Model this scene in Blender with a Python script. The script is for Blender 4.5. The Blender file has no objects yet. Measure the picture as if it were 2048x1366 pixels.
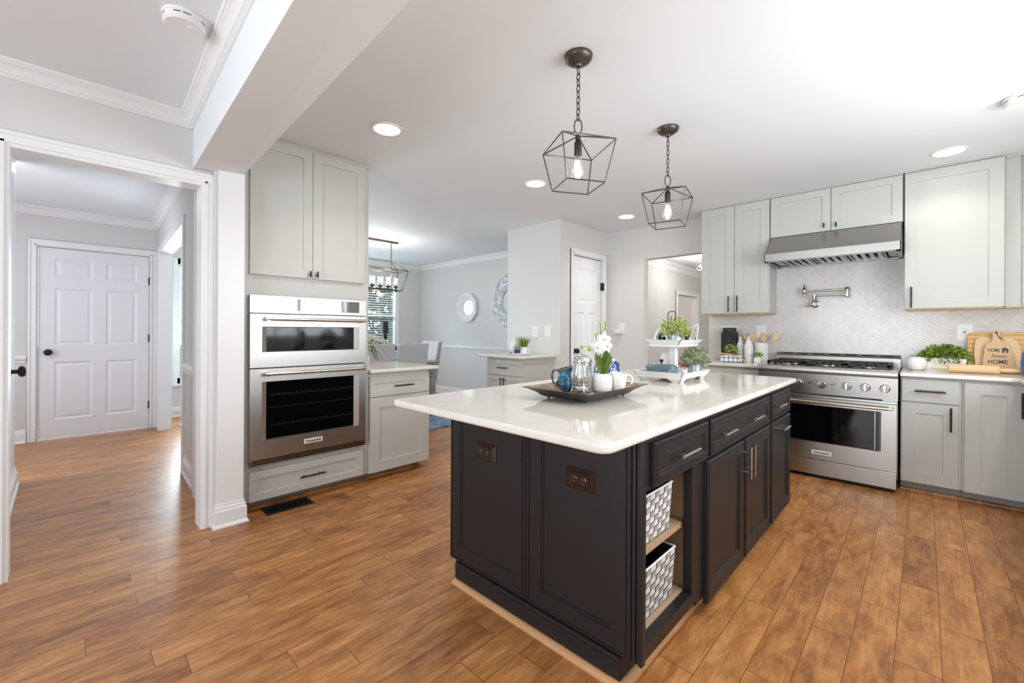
import bpy, bmesh, math, random
from mathutils import Vector, Matrix
random.seed(7)
sc = bpy.context.scene
COL = sc.collection
PI = math.pi

# ------------------------------------------------------------------ camera, exposure, world, daylight
CAM_H = 1.20
cam_data = bpy.data.cameras.new('camera')
cam_data.sensor_fit = 'HORIZONTAL'; cam_data.sensor_width = 36.0
cam_data.lens = 860.0 / 2048.0 * 36.0
cam_data.shift_y = -21.4 / 2048.0
cam_data.clip_start = 0.05; cam_data.clip_end = 200
cam = bpy.data.objects.new('camera', cam_data); COL.objects.link(cam)
_yaw, _roll = math.radians(43.8), math.radians(0.28)
_f = Vector((math.cos(_yaw), math.sin(_yaw), 0)); _r = Vector((math.sin(_yaw), -math.cos(_yaw), 0)); _u = Vector((0, 0, 1))
_c, _s = math.cos(_roll), math.sin(_roll)
_r2 = _c * _r + _s * _u; _u2 = -_s * _r + _c * _u
cam.matrix_world = Matrix(((_r2.x, _u2.x, -_f.x, 0), (_r2.y, _u2.y, -_f.y, 0), (_r2.z, _u2.z, -_f.z, CAM_H), (0, 0, 0, 1)))
sc.camera = cam
vs = sc.view_settings
vs.view_transform = 'Standard'; vs.look = 'None'; vs.gamma = 1.0; vs.use_curve_mapping = False
vs.exposure = 0.12
cy = sc.cycles
cy.use_denoising = True
cy.max_bounces = 10; cy.diffuse_bounces = 5; cy.glossy_bounces = 5; cy.transmission_bounces = 8; cy.transparent_max_bounces = 12
cy.caustics_reflective = False; cy.caustics_refractive = False
cy.sample_clamp_indirect = 6.0

world = bpy.data.worlds.new('world'); sc.world = world; world.use_nodes = True
_n = world.node_tree.nodes; _bg = _n['Background']
_bg.inputs['Color'].default_value = (0.80, 0.90, 1.0, 1); _bg.inputs['Strength'].default_value = 1.6

def area_light(name, loc, target, sx, sy, power, color=(1, 1, 1), shape='RECTANGLE', spread=PI):
    d = bpy.data.lights.new(name, 'AREA'); d.shape = shape; d.size = sx; d.size_y = sy
    d.energy = power; d.color = color; d.spread = spread
    o = bpy.data.objects.new(name, d); COL.objects.link(o); o.location = loc
    o.rotation_euler = (Vector(target) - Vector(loc)).to_track_quat('-Z', 'Y').to_euler()
    return o
def point_light(name, loc, power, color=(1, 1, 1), radius=0.03):
    d = bpy.data.lights.new(name, 'POINT'); d.energy = power; d.color = color; d.shadow_soft_size = radius
    o = bpy.data.objects.new(name, d); COL.objects.link(o); o.location = loc
    return o
DAY = (0.86, 0.935, 1.0); WARM = (1.0, 0.90, 0.78)
# daylight at the windows; breakfast and hall side openings are unseen, added for light
area_light('daylight_sink_window', (2.3, -1.30, 1.62), (2.3, 1, 2.05), 2.3, 1.05, 58, (0.90, 0.95, 1.0))
area_light('added_fill_breakfast_door', (-3.1, 0.9, 1.15), (0, 0.9, 1.50), 2.3, 2.1, 46, DAY, spread=2.0)  # unseen opening, added to light fronts that face the breakfast side
area_light('added_fill_breakfast_window', (-1.2, -1.30, 1.5), (-1.2, 1, 2.6), 1.8, 1.3, 8, DAY)  # fill from an unseen window added on the breakfast side
area_light('daylight_dining_window', (3.8, 7.9, 2.9), (3.8, 5.2, 0.9), 1.5, 1.3, 330, (0.80, 0.92, 1.0))
area_light('daylight_dining_window_two', (1.53, 7.50, 1.35), (1.55, 4, 2.3), 0.85, 1.5, 120, (0.80, 0.92, 1.0))
area_light('added_fill_hall_side', (-1.25, 5.2, 1.4), (1, 5.2, 1.5), 1.4, 1.8, 22, (0.86, 0.89, 1.0))  # unseen side light, added to brighten the hall
area_light('daylight_family_room', (8.0, -2.9, 1.5), (8.0, 2, 1.6), 2.5, 1.5, 95, (0.78, 0.95, 0.97))

# ------------------------------------------------------------------ materials
MATS = {}
def lin(r, g=None, b=None):
    if g is None: r, g, b = r
    f = lambda c: (c / 255.0) / 12.92 if c / 255.0 <= 0.04045 else ((c / 255.0 + 0.055) / 1.055) ** 2.4
    return (f(r), f(g), f(b), 1)
def mat(name, col=(0.8, 0.8, 0.8, 1), rough=0.5, metal=0.0, spec=0.5, coat=0.0, bump=None, var=None, ani=0.0, trans=0.0, ior=1.45):
    """plain principled material; bump = (scale xyz, strength), var = (scale, amount) adds slow colour variation"""
    m = bpy.data.materials.new(name); m.use_nodes = True
    nt = m.node_tree; b = nt.nodes['Principled BSDF']
    if len(col) == 3: col = (*col, 1)
    b.inputs['Base Color'].default_value = col; b.inputs['Roughness'].default_value = rough
    b.inputs['Metallic'].default_value = metal; b.inputs['Specular IOR Level'].default_value = spec
    b.inputs['Coat Weight'].default_value = coat; b.inputs['Coat Roughness'].default_value = 0.08
    b.inputs['Transmission Weight'].default_value = trans; b.inputs['IOR'].default_value = ior
    b.inputs['Anisotropic'].default_value = ani
    if bump or var:
        tc = nt.nodes.new('ShaderNodeTexCoord')
        geo = nt.nodes.new('ShaderNodeNewGeometry')
    if bump:
        mp = nt.nodes.new('ShaderNodeMapping'); mp.inputs['Scale'].default_value = bump[0]
        no = nt.nodes.new('ShaderNodeTexNoise'); no.inputs['Scale'].default_value = 1.0; no.inputs['Detail'].default_value = 3
        bp = nt.nodes.new('ShaderNodeBump'); bp.inputs['Strength'].default_value = bump[1]; bp.inputs['Distance'].default_value = 0.002
        nt.links.new(geo.outputs['Position'], mp.inputs['Vector']); nt.links.new(mp.outputs[0], no.inputs['Vector'])
        nt.links.new(no.outputs['Fac'], bp.inputs['Height']); nt.links.new(bp.outputs[0], b.inputs['Normal'])
    if var:
        no = nt.nodes.new('ShaderNodeTexNoise'); no.inputs['Scale'].default_value = var[0]; no.inputs['Detail'].default_value = 4
        nt.links.new(geo.outputs['Position'], no.inputs['Vector'])
        mx = nt.nodes.new('ShaderNodeMix'); mx.data_type = 'RGBA'
        mx.inputs[6].default_value = tuple(c * (1 - var[1]) for c in col[:3]) + (1,)
        mx.inputs[7].default_value = tuple(min(1, c * (1 + var[1])) for c in col[:3]) + (1,)
        nt.links.new(no.outputs['Fac'], mx.inputs[0]); nt.links.new(mx.outputs[2], b.inputs['Base Color'])
    MATS[name] = m
    return m
def nodes_of(m):
    return m.node_tree, m.node_tree.nodes['Principled BSDF']
def N(nt, kind, **kw):
    n = nt.nodes.new(kind)
    for k, v in kw.items():
        if k.startswith('i_'): n.inputs[k[2:]].default_value = v
        else: setattr(n, k, v)
    return n
def ramp(nt, stops):
    r = nt.nodes.new('ShaderNodeValToRGB'); e = r.color_ramp.elements
    while len(e) < len(stops): e.new(0.5)
    for el, (p, c) in zip(e, stops): el.position = p; el.color = c
    return r

mat('wall_paint', lin(217, 216, 213), 0.55, bump=((90, 90, 90), 0.06))
mat('ceiling_paint', lin(234, 238, 241), 0.7, bump=((60, 60, 60), 0.05))
mat('trim_white', lin(238, 238, 238), 0.32)
mat('door_white', lin(232, 232, 235), 0.35)
mat('cabinet_grey', lin(194, 194, 188), 0.36, var=(1.5, 0.02))
mat('cabinet_inside', lin(200, 178, 150), 0.5)
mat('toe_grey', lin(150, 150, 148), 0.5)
mat('espresso', lin(31, 29, 31), 0.42, var=(3, 0.12))
mat('espresso_dark', lin(26, 23, 23), 0.4)
mat('bronze_black', lin(88, 82, 77), 0.36, 0.75)
mat('pull_black', lin(48, 44, 42), 0.35, 0.5)
mat('nickel', lin(205, 198, 186), 0.22, 1.0)
mat('chrome', lin(225, 225, 225), 0.08, 1.0)
mat('matte_black', lin(24, 24, 25), 0.5)
mat('black_iron', lin(34, 33, 32), 0.45, 0.3)
mat('plastic_white', lin(236, 236, 233), 0.35)
mat('ceramic_white', lin(240, 239, 236), 0.15)
mat('ceramic_matte', lin(236, 233, 228), 0.45)
mat('slot_dark', lin(40, 38, 38), 0.6)
mat('outlet_brown', lin(46, 33, 29), 0.16)
mat('oven_black', lin(7, 7, 8), 0.06, spec=0.5)
mat('display_glass', lin(14, 16, 18), 0.03, spec=1.0, ior=2.1)
mat('knob_steel', lin(120, 117, 113), 0.3, 1.0)
mat('oven_rack', lin(62, 62, 56), 0.4, 0.8)
mat('lettering', lin(50, 50, 54), 0.4)
mat('mirror', lin(235, 240, 240), 0.02, 1.0)
mat('cream_cord', lin(60, 35, 25), 0.6)
mat('bulb_socket', lin(48, 45, 44), 0.4, 0.4)
mat('chair_fabric', lin(196, 196, 200), 0.85, bump=((400, 400, 400), 0.2))
mat('grey_wood', lin(158, 150, 140), 0.5, bump=((8, 8, 120), 0.3), var=(6, 0.12))
mat('soil', lin(60, 46, 34), 0.9)
mat('shoe_wood', lin(196, 150, 108), 0.45, bump=((6, 60, 60), 0.2), var=(5, 0.12))
mat('shelf_wood', lin(178, 150, 120), 0.5, bump=((6, 60, 60), 0.2), var=(6, 0.1))
mat('bamboo', lin(216, 172, 112), 0.4, var=(9, 0.1))
mat('maple', lin(228, 196, 150), 0.42, var=(12, 0.07))
mat('beech', lin(226, 190, 146), 0.45, var=(14, 0.07))
mat('galvanised', lin(168, 172, 176), 0.38, 0.65, var=(30, 0.16))
mat('white_wash', lin(232, 231, 229), 0.5, bump=((60, 300, 300), 0.35), var=(25, 0.04))
mat('stem_green', lin(92, 104, 62), 0.5)
mat('petal', lin(226, 225, 221), 0.5)
mat('petal_core', lin(232, 190, 150), 0.5)
mat('orchid_leaf', lin(82, 100, 38), 0.28, var=(14, 0.25))
mat('bud_green', lin(150, 176, 70), 0.4)
mat('leaf_dark', lin(84, 112, 64), 0.5, var=(8, 0.4))
mat('succulent_red', lin(150, 80, 80), 0.5)
mat('butter_blue', lin(96, 116, 126), 0.1, coat=0.6, var=(20, 0.14))
mat('blue_paper', lin(60, 104, 150), 0.4)
mat('hydrangea', lin(226, 220, 202), 0.7)
mat('napkin_blue', lin(62, 92, 110), 0.8)
mat('mug_blue', lin(56, 110, 165), 0.25)
mat('lamp_black', lin(34, 36, 40), 0.5)
mat('outdoor_leaf', lin(70, 105, 62), 0.8, var=(5, 0.5))
mat('lawn', lin(96, 120, 70), 0.95)
mat('blind_white', lin(236, 238, 240), 0.5)
mat('flower_orange', lin(214, 120, 70), 0.6)

# emitters: lamps and lit bulbs only
def emit(name, col, strength):
    m = bpy.data.materials.new(name); m.use_nodes = True; nt = m.node_tree
    b = nt.nodes['Principled BSDF']; b.inputs['Base Color'].default_value = (0.9, 0.9, 0.9, 1)
    b.inputs['Emission Color'].default_value = (*col, 1); b.inputs['Emission Strength'].default_value = strength
    MATS[name] = m
emit('lamp_disc', (1, 0.97, 0.92), 9.0)
emit('bulb_core', (1, 0.95, 0.86), 40.0)
emit('bulb_candle', (1, 0.96, 0.9), 14.0)

def thin_glass(name, tint=(1, 1, 1), gloss=0.1, rough=0.02):
    m = bpy.data.materials.new(name); m.use_nodes = True; nt = m.node_tree
    nt.nodes.remove(nt.nodes['Principled BSDF']); out = nt.nodes['Material Output']
    t = N(nt, 'ShaderNodeBsdfTransparent'); t.inputs[0].default_value = (*tint, 1)
    g = N(nt, 'ShaderNodeBsdfGlossy'); g.inputs['Roughness'].default_value = rough; g.inputs['Color'].default_value = (1, 1, 1, 1)
    lw = N(nt, 'ShaderNodeLayerWeight'); lw.inputs['Blend'].default_value = 0.35
    ad = N(nt, 'ShaderNodeMath', operation='MULTIPLY_ADD'); ad.inputs[1].default_value = 0.75; ad.inputs[2].default_value = gloss
    nt.links.new(lw.outputs['Facing'], ad.inputs[0])
    mx = N(nt, 'ShaderNodeMixShader')
    nt.links.new(ad.outputs[0], mx.inputs[0]); nt.links.new(t.outputs[0], mx.inputs[1]); nt.links.new(g.outputs[0], mx.inputs[2])
    nt.links.new(mx.outputs[0], out.inputs[0]); MATS[name] = m
thin_glass('clear_glass', (0.97, 0.98, 0.98), 0.05)
thin_glass('pane_glass', (0.96, 0.985, 0.98), 0.03)
thin_glass('bulb_glass', (1, 0.99, 0.97), 0.03)

# oak-toned hand scraped planks running along X
def floor_material():
    m = mat('wood_floor', rough=0.3); nt, b = nodes_of(m); L = nt.links.new
    geo = N(nt, 'ShaderNodeNewGeometry')
    mp = N(nt, 'ShaderNodeMapping'); mp.inputs['Location'].default_value = (0.37, 0.05, 0)
    L(geo.outputs['Position'], mp.inputs['Vector'])
    br = N(nt, 'ShaderNodeTexBrick', offset=0.37, offset_frequency=2, squash=0.72, squash_frequency=3)
    br.inputs['Scale'].default_value = 1.0; br.inputs['Brick Width'].default_value = 0.95; br.inputs['Row Height'].default_value = 0.126
    br.inputs['Mortar Size'].default_value = 0.0016; br.inputs['Mortar Smooth'].default_value = 0.2; br.inputs['Bias'].default_value = 0.0
    br.inputs['Color1'].default_value = (0, 0, 0, 1); br.inputs['Color2'].default_value = (1, 1, 1, 1); br.inputs['Mortar'].default_value = (0.5, 0.5, 0.5, 1)
    L(mp.outputs[0], br.inputs['Vector'])
    # shift the grain per plank
    sh = N(nt, 'ShaderNodeVectorMath', operation='MULTIPLY_ADD'); sh.inputs[1].default_value = (7.3, 5.1, 3.7)
    L(br.outputs['Color'], sh.inputs[0]); L(geo.outputs['Position'], sh.inputs[2])
    m1 = N(nt, 'ShaderNodeMapping'); m1.inputs['Scale'].default_value = (3.4, 10, 1); L(sh.outputs[0], m1.inputs['Vector'])
    n1 = N(nt, 'ShaderNodeTexNoise'); n1.inputs['Scale'].default_value = 1.6; n1.inputs['Detail'].default_value = 9; n1.inputs['Roughness'].default_value = 0.68; n1.inputs['Distortion'].default_value = 0.35
    L(m1.outputs[0], n1.inputs['Vector'])
    m2 = N(nt, 'ShaderNodeMapping'); m2.inputs['Scale'].default_value = (5, 110, 1); L(sh.outputs[0], m2.inputs['Vector'])
    n2 = N(nt, 'ShaderNodeTexNoise'); n2.inputs['Scale'].default_value = 1.0; n2.inputs['Detail'].default_value = 4; n2.inputs['Roughness'].default_value = 0.7
    L(m2.outputs[0], n2.inputs['Vector'])
    base = ramp(nt, [(0.0, lin(124, 78, 46)), (0.25, lin(174, 118, 68)), (0.7, lin(192, 136, 82)), (1.0, lin(150, 96, 58))])
    L(br.outputs['Color'], base.inputs[0])
    blot = ramp(nt, [(0.33, lin(88, 52, 32)), (0.44, lin(154, 100, 56)), (0.55, lin(190, 134, 80)), (0.68, lin(218, 164, 108))]); L(n1.outputs['Fac'], blot.inputs[0])
    x1 = N(nt, 'ShaderNodeMix', data_type='RGBA', blend_type='MIX'); x1.inputs[0].default_value = 0.55
    L(base.outputs[0], x1.inputs[6]); L(blot.outputs[0], x1.inputs[7])
    gr = ramp(nt, [(0.33, (0.62, 0.58, 0.55, 1)), (0.6, (1.08, 1.06, 1.04, 1))]); L(n2.outputs['Fac'], gr.inputs[0])
    x2 = N(nt, 'ShaderNodeMix', data_type='RGBA', blend_type='MULTIPLY'); x2.inputs[0].default_value = 0.55
    L(x1.outputs[2], x2.inputs[6]); L(gr.outputs[0], x2.inputs[7])
    # small dark knots
    vo = N(nt, 'ShaderNodeTexVoronoi'); vo.inputs['Scale'].default_value = 1.0
    m3 = N(nt, 'ShaderNodeMapping'); m3.inputs['Scale'].default_value = (1.6, 5.5, 1); L(sh.outputs[0], m3.inputs['Vector']); L(m3.outputs[0], vo.inputs['Vector'])
    kn = ramp(nt, [(0.03, (0.35, 0.27, 0.22, 1)), (0.13, (1, 1, 1, 1))]); L(vo.outputs['Distance'], kn.inputs[0])
    x3 = N(nt, 'ShaderNodeMix', data_type='RGBA', blend_type='MULTIPLY'); x3.inputs[0].default_value = 0.6
    L(x2.outputs[2], x3.inputs[6]); L(kn.outputs[0], x3.inputs[7])
    x4 = N(nt, 'ShaderNodeMix', data_type='RGBA'); L(br.outputs['Fac'], x4.inputs[0]); L(x3.outputs[2], x4.inputs[6]); x4.inputs[7].default_value = lin(120, 78, 46)
    L(x4.outputs[2], b.inputs['Base Color'])
    # scraped relief and seams
    h1 = N(nt, 'ShaderNodeMath', operation='MULTIPLY_ADD'); h1.inputs[1].default_value = 0.5; L(n1.outputs['Fac'], h1.inputs[0]); 
    h0 = N(nt, 'ShaderNodeMath', operation='MULTIPLY'); h0.inputs[1].default_value = 0.22; L(n2.outputs['Fac'], h0.inputs[0]); L(h0.outputs[0], h1.inputs[2])
    h2 = N(nt, 'ShaderNodeMath', operation='MULTIPLY_ADD'); h2.inputs[1].default_value = -0.9; L(br.outputs['Fac'], h2.inputs[0]); L(h1.outputs[0], h2.inputs[2])
    bp = N(nt, 'ShaderNodeBump'); bp.inputs['Strength'].default_value = 0.55; bp.inputs['Distance'].default_value = 0.0016; L(h2.outputs[0], bp.inputs['Height']); L(bp.outputs[0], b.inputs['Normal'])
    rr = N(nt, 'ShaderNodeMapRange'); rr.inputs['To Min'].default_value = 0.24; rr.inputs['To Max'].default_value = 0.42; L(n1.outputs['Fac'], rr.inputs['Value']); L(rr.outputs[0], b.inputs['Roughness'])
    b.inputs['Specular IOR Level'].default_value = 0.5
floor_material()

def quartz(name, base, vein, amount):
    m = mat(name, base, 0.07); nt, b = nodes_of(m); L = nt.links.new
    geo = N(nt, 'ShaderNodeNewGeometry')
    n1 = N(nt, 'ShaderNodeTexNoise'); n1.inputs['Scale'].default_value = 1.5; n1.inputs['Detail'].default_value = 5; n1.inputs['Distortion'].default_value = 1.4
    L(geo.outputs['Position'], n1.inputs['Vector'])
    r = ramp(nt, [(0.44, (0, 0, 0, 1)), (0.495, (1, 1, 1, 1)), (0.55, (0, 0, 0, 1))]); L(n1.outputs['Fac'], r.inputs[0])
    n2 = N(nt, 'ShaderNodeTexNoise'); n2.inputs['Scale'].default_value = 4.0; L(geo.outputs['Position'], n2.inputs['Vector'])
    mu = N(nt, 'ShaderNodeMath', operation='MULTIPLY'); L(r.outputs[0], mu.inputs[0]); L(n2.outputs['Fac'], mu.inputs[1])
    mu2 = N(nt, 'ShaderNodeMath', operation='MULTIPLY'); mu2.inputs[1].default_value = amount; L(mu.outputs[0], mu2.inputs[0])
    x = N(nt, 'ShaderNodeMix', data_type='RGBA'); L(mu2.outputs[0], x.inputs[0]); x.inputs[6].default_value = base; x.inputs[7].default_value = vein
    L(x.outputs[2], b.inputs['Base Color'])
quartz('quartz', lin(226, 220, 211), lin(190, 184, 177), 0.28)

def steel(name, col, rough, axis):
    """brushed steel, grain along the given axis (0 x, 1 y, 2 z)"""
    m = mat(name, col, rough, 1.0); nt, b = nodes_of(m); L = nt.links.new
    geo = N(nt, 'ShaderNodeNewGeometry'); mp = N(nt, 'ShaderNodeMapping')
    s = [900, 900, 900]; s[axis] = 4; mp.inputs['Scale'].default_value = s
    no = N(nt, 'ShaderNodeTexNoise'); no.inputs['Scale'].default_value = 1.0; no.inputs['Detail'].default_value = 2
    L(geo.outputs['Position'], mp.inputs['Vector']); L(mp.outputs[0], no.inputs['Vector'])
    rr = N(nt, 'ShaderNodeMapRange'); rr.inputs['To Min'].default_value = rough * 0.7; rr.inputs['To Max'].default_value = rough * 1.4; L(no.outputs['Fac'], rr.inputs['Value']); L(rr.outputs[0], b.inputs['Roughness'])
    bp = N(nt, 'ShaderNodeBump'); bp.inputs['Strength'].default_value = 0.03; bp.inputs['Distance'].default_value = 0.0003; L(no.outputs['Fac'], bp.inputs['Height']); L(bp.outputs[0], b.inputs['Normal'])
steel('steel_x', lin(190, 187, 183), 0.33, 0)
steel('steel_y', lin(172, 169, 165), 0.31, 1)

def random_island(name, stops, rough, spec=0.5, scale=None):
    m = mat(name, rough=rough, spec=spec); nt, b = nodes_of(m); L = nt.links.new
    geo = N(nt, 'ShaderNodeNewGeometry'); r = ramp(nt, stops); L(geo.outputs['Random Per Island'], r.inputs[0]); L(r.outputs[0], b.inputs['Base Color'])
    return m
random_island('herringbone_tile', [(0, lin(211, 207, 202)), (0.5, lin(217, 213, 208)), (1, lin(224, 220, 216))], 0.16)
random_island('leaf_lime', [(0, lin(104, 124, 44)), (0.5, lin(160, 176, 84)), (1, lin(200, 208, 128))], 0.45)
random_island('leaf_sage', [(0, lin(82, 104, 62)), (0.5, lin(132, 152, 98)), (1, lin(178, 190, 142))], 0.5)
random_island('leaf_box', [(0, lin(62, 86, 22)), (0.5, lin(118, 144, 40)), (1, lin(176, 190, 84))], 0.4)
random_island('leaf_grass', [(0, lin(84, 108, 36)), (0.5, lin(128, 150, 56)), (1, lin(182, 196, 110))], 0.5)
mat('grout', lin(236, 232, 228), 0.8)

def pattern_noise(name, c1, c2, scale, lo, hi, rough, kind='noise'):
    m = mat(name, rough=rough); nt, b = nodes_of(m); L = nt.links.new
    tc = N(nt, 'ShaderNodeTexCoord')
    if kind == 'noise':
        no = N(nt, 'ShaderNodeTexNoise'); no.inputs['Detail'].default_value = 3; no.inputs['Distortion'].default_value = 1.0; out = no.outputs['Fac']
    else:
        no = N(nt, 'ShaderNodeTexVoronoi'); out = no.outputs['Distance']
    no.inputs['Scale'].default_value = scale; L(tc.outputs['Object'], no.inputs['Vector'])
    r = ramp(nt, [(lo, c1), (hi, c2)]); L(out, r.inputs[0]); L(r.outputs[0], b.inputs['Base Color'])
pattern_noise('blue_glaze', lin(30, 60, 88), lin(70, 126, 152), 22, 0.35, 0.65, 0.08)
pattern_noise('glaze_rim', lin(70, 60, 58), lin(140, 120, 108), 30, 0.4, 0.6, 0.15)
pattern_noise('blue_floral', lin(34, 56, 116), lin(214, 222, 236), 42, 0.50, 0.58, 0.12)
pattern_noise('blue_white_print', lin(40, 44, 70), lin(236, 236, 240), 60, 0.44, 0.52, 0.3)
pattern_noise('script_print', lin(40, 42, 46), lin(240, 240, 240), 70, 0.40, 0.46, 0.4)
pattern_noise('rug_blue', lin(54, 98, 142), lin(176, 202, 218), 26, 0.36, 0.64, 0.95)
pattern_noise('tray_bronze', lin(58, 52, 46), lin(92, 82, 72), 30, 0.4, 0.6, 0.36)
MATS['tray_bronze'].node_tree.nodes['Principled BSDF'].inputs['Metallic'].default_value = 0.35
pattern_noise('tray_inside', lin(120, 104, 90), lin(156, 138, 122), 14, 0.4, 0.6, 0.35)
pattern_noise('wicker_brown', lin(84, 64, 44), lin(140, 112, 80), 120, 0.4, 0.6, 0.8)

def woven_material():
    m = mat('woven_strap', rough=0.7); nt, b = nodes_of(m); L = nt.links.new
    geo = N(nt, 'ShaderNodeNewGeometry'); r = ramp(nt, [(0.0, lin(226, 225, 223)), (0.5, lin(226, 225, 223)), (0.51, lin(172, 167, 163)), (1.0, lin(172, 167, 163))]); r.color_ramp.interpolation = 'CONSTANT'
    at = N(nt, 'ShaderNodeAttribute', attribute_name='strap'); L(at.outputs['Fac'], r.inputs[0])
    mp = N(nt, 'ShaderNodeMapping'); mp.inputs['Scale'].default_value = (300, 300, 900); L(geo.outputs['Position'], mp.inputs['Vector'])
    no = N(nt, 'ShaderNodeTexNoise'); no.inputs['Scale'].default_value = 1; L(mp.outputs[0], no.inputs['Vector'])
    x = N(nt, 'ShaderNodeMix', data_type='RGBA', blend_type='MULTIPLY'); x.inputs[0].default_value = 0.35
    g = ramp(nt, [(0.35, (0.55, 0.55, 0.55, 1)), (0.6, (1.05, 1.05, 1.05, 1))]); L(no.outputs['Fac'], g.inputs[0])
    L(r.outputs[0], x.inputs[6]); L(g.outputs[0], x.inputs[7]); L(x.outputs[2], b.inputs['Base Color'])
woven_material()

def plaid_material():
    m = mat('plaid_cloth', rough=0.9); nt, b = nodes_of(m); L = nt.links.new
    tc = N(nt, 'ShaderNodeTexCoord'); 
    def stripes(axis):
        w = N(nt, 'ShaderNodeTexWave', bands_direction=axis); w.inputs['Scale'].default_value = 7.5
        r = ramp(nt, [(0.90, (0, 0, 0, 1)), (0.94, (1, 1, 1, 1))]); L(tc.outputs['Object'], w.inputs['Vector']); L(w.outputs['Fac'], r.inputs[0]); return r
    s1, s2 = stripes('Y'), stripes('Z')
    ad = N(nt, 'ShaderNodeMath', operation='MAXIMUM'); L(s1.outputs[0], ad.inputs[0]); L(s2.outputs[0], ad.inputs[1])
    x = N(nt, 'ShaderNodeMix', data_type='RGBA'); L(ad.outputs[0], x.inputs[0]); x.inputs[6].default_value = lin(238, 238, 240); x.inputs[7].default_value = lin(74, 96, 134); L(x.outputs[2], b.inputs['Base Color'])
plaid_material()

def stripes_material(name, c1, c2, axis, scale, rough):
    m = mat(name, rough=rough); nt, b = nodes_of(m); L = nt.links.new
    tc = N(nt, 'ShaderNodeTexCoord'); w = N(nt, 'ShaderNodeTexWave', bands_direction=axis); w.inputs['Scale'].default_value = scale; w.inputs['Distortion'].default_value = 0.5
    L(tc.outputs['Object'], w.inputs['Vector']); r = ramp(nt, [(0.3, c1), (0.7, c2)]); L(w.outputs['Fac'], r.inputs[0]); L(r.outputs[0], b.inputs['Base Color'])
stripes_material('bamboo_strips', lin(204, 156, 96), lin(226, 184, 124), 'Z', 9, 0.4)
stripes_material('oak_end', lin(206, 170, 124), lin(224, 190, 146), 'Y', 40, 0.5)

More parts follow.
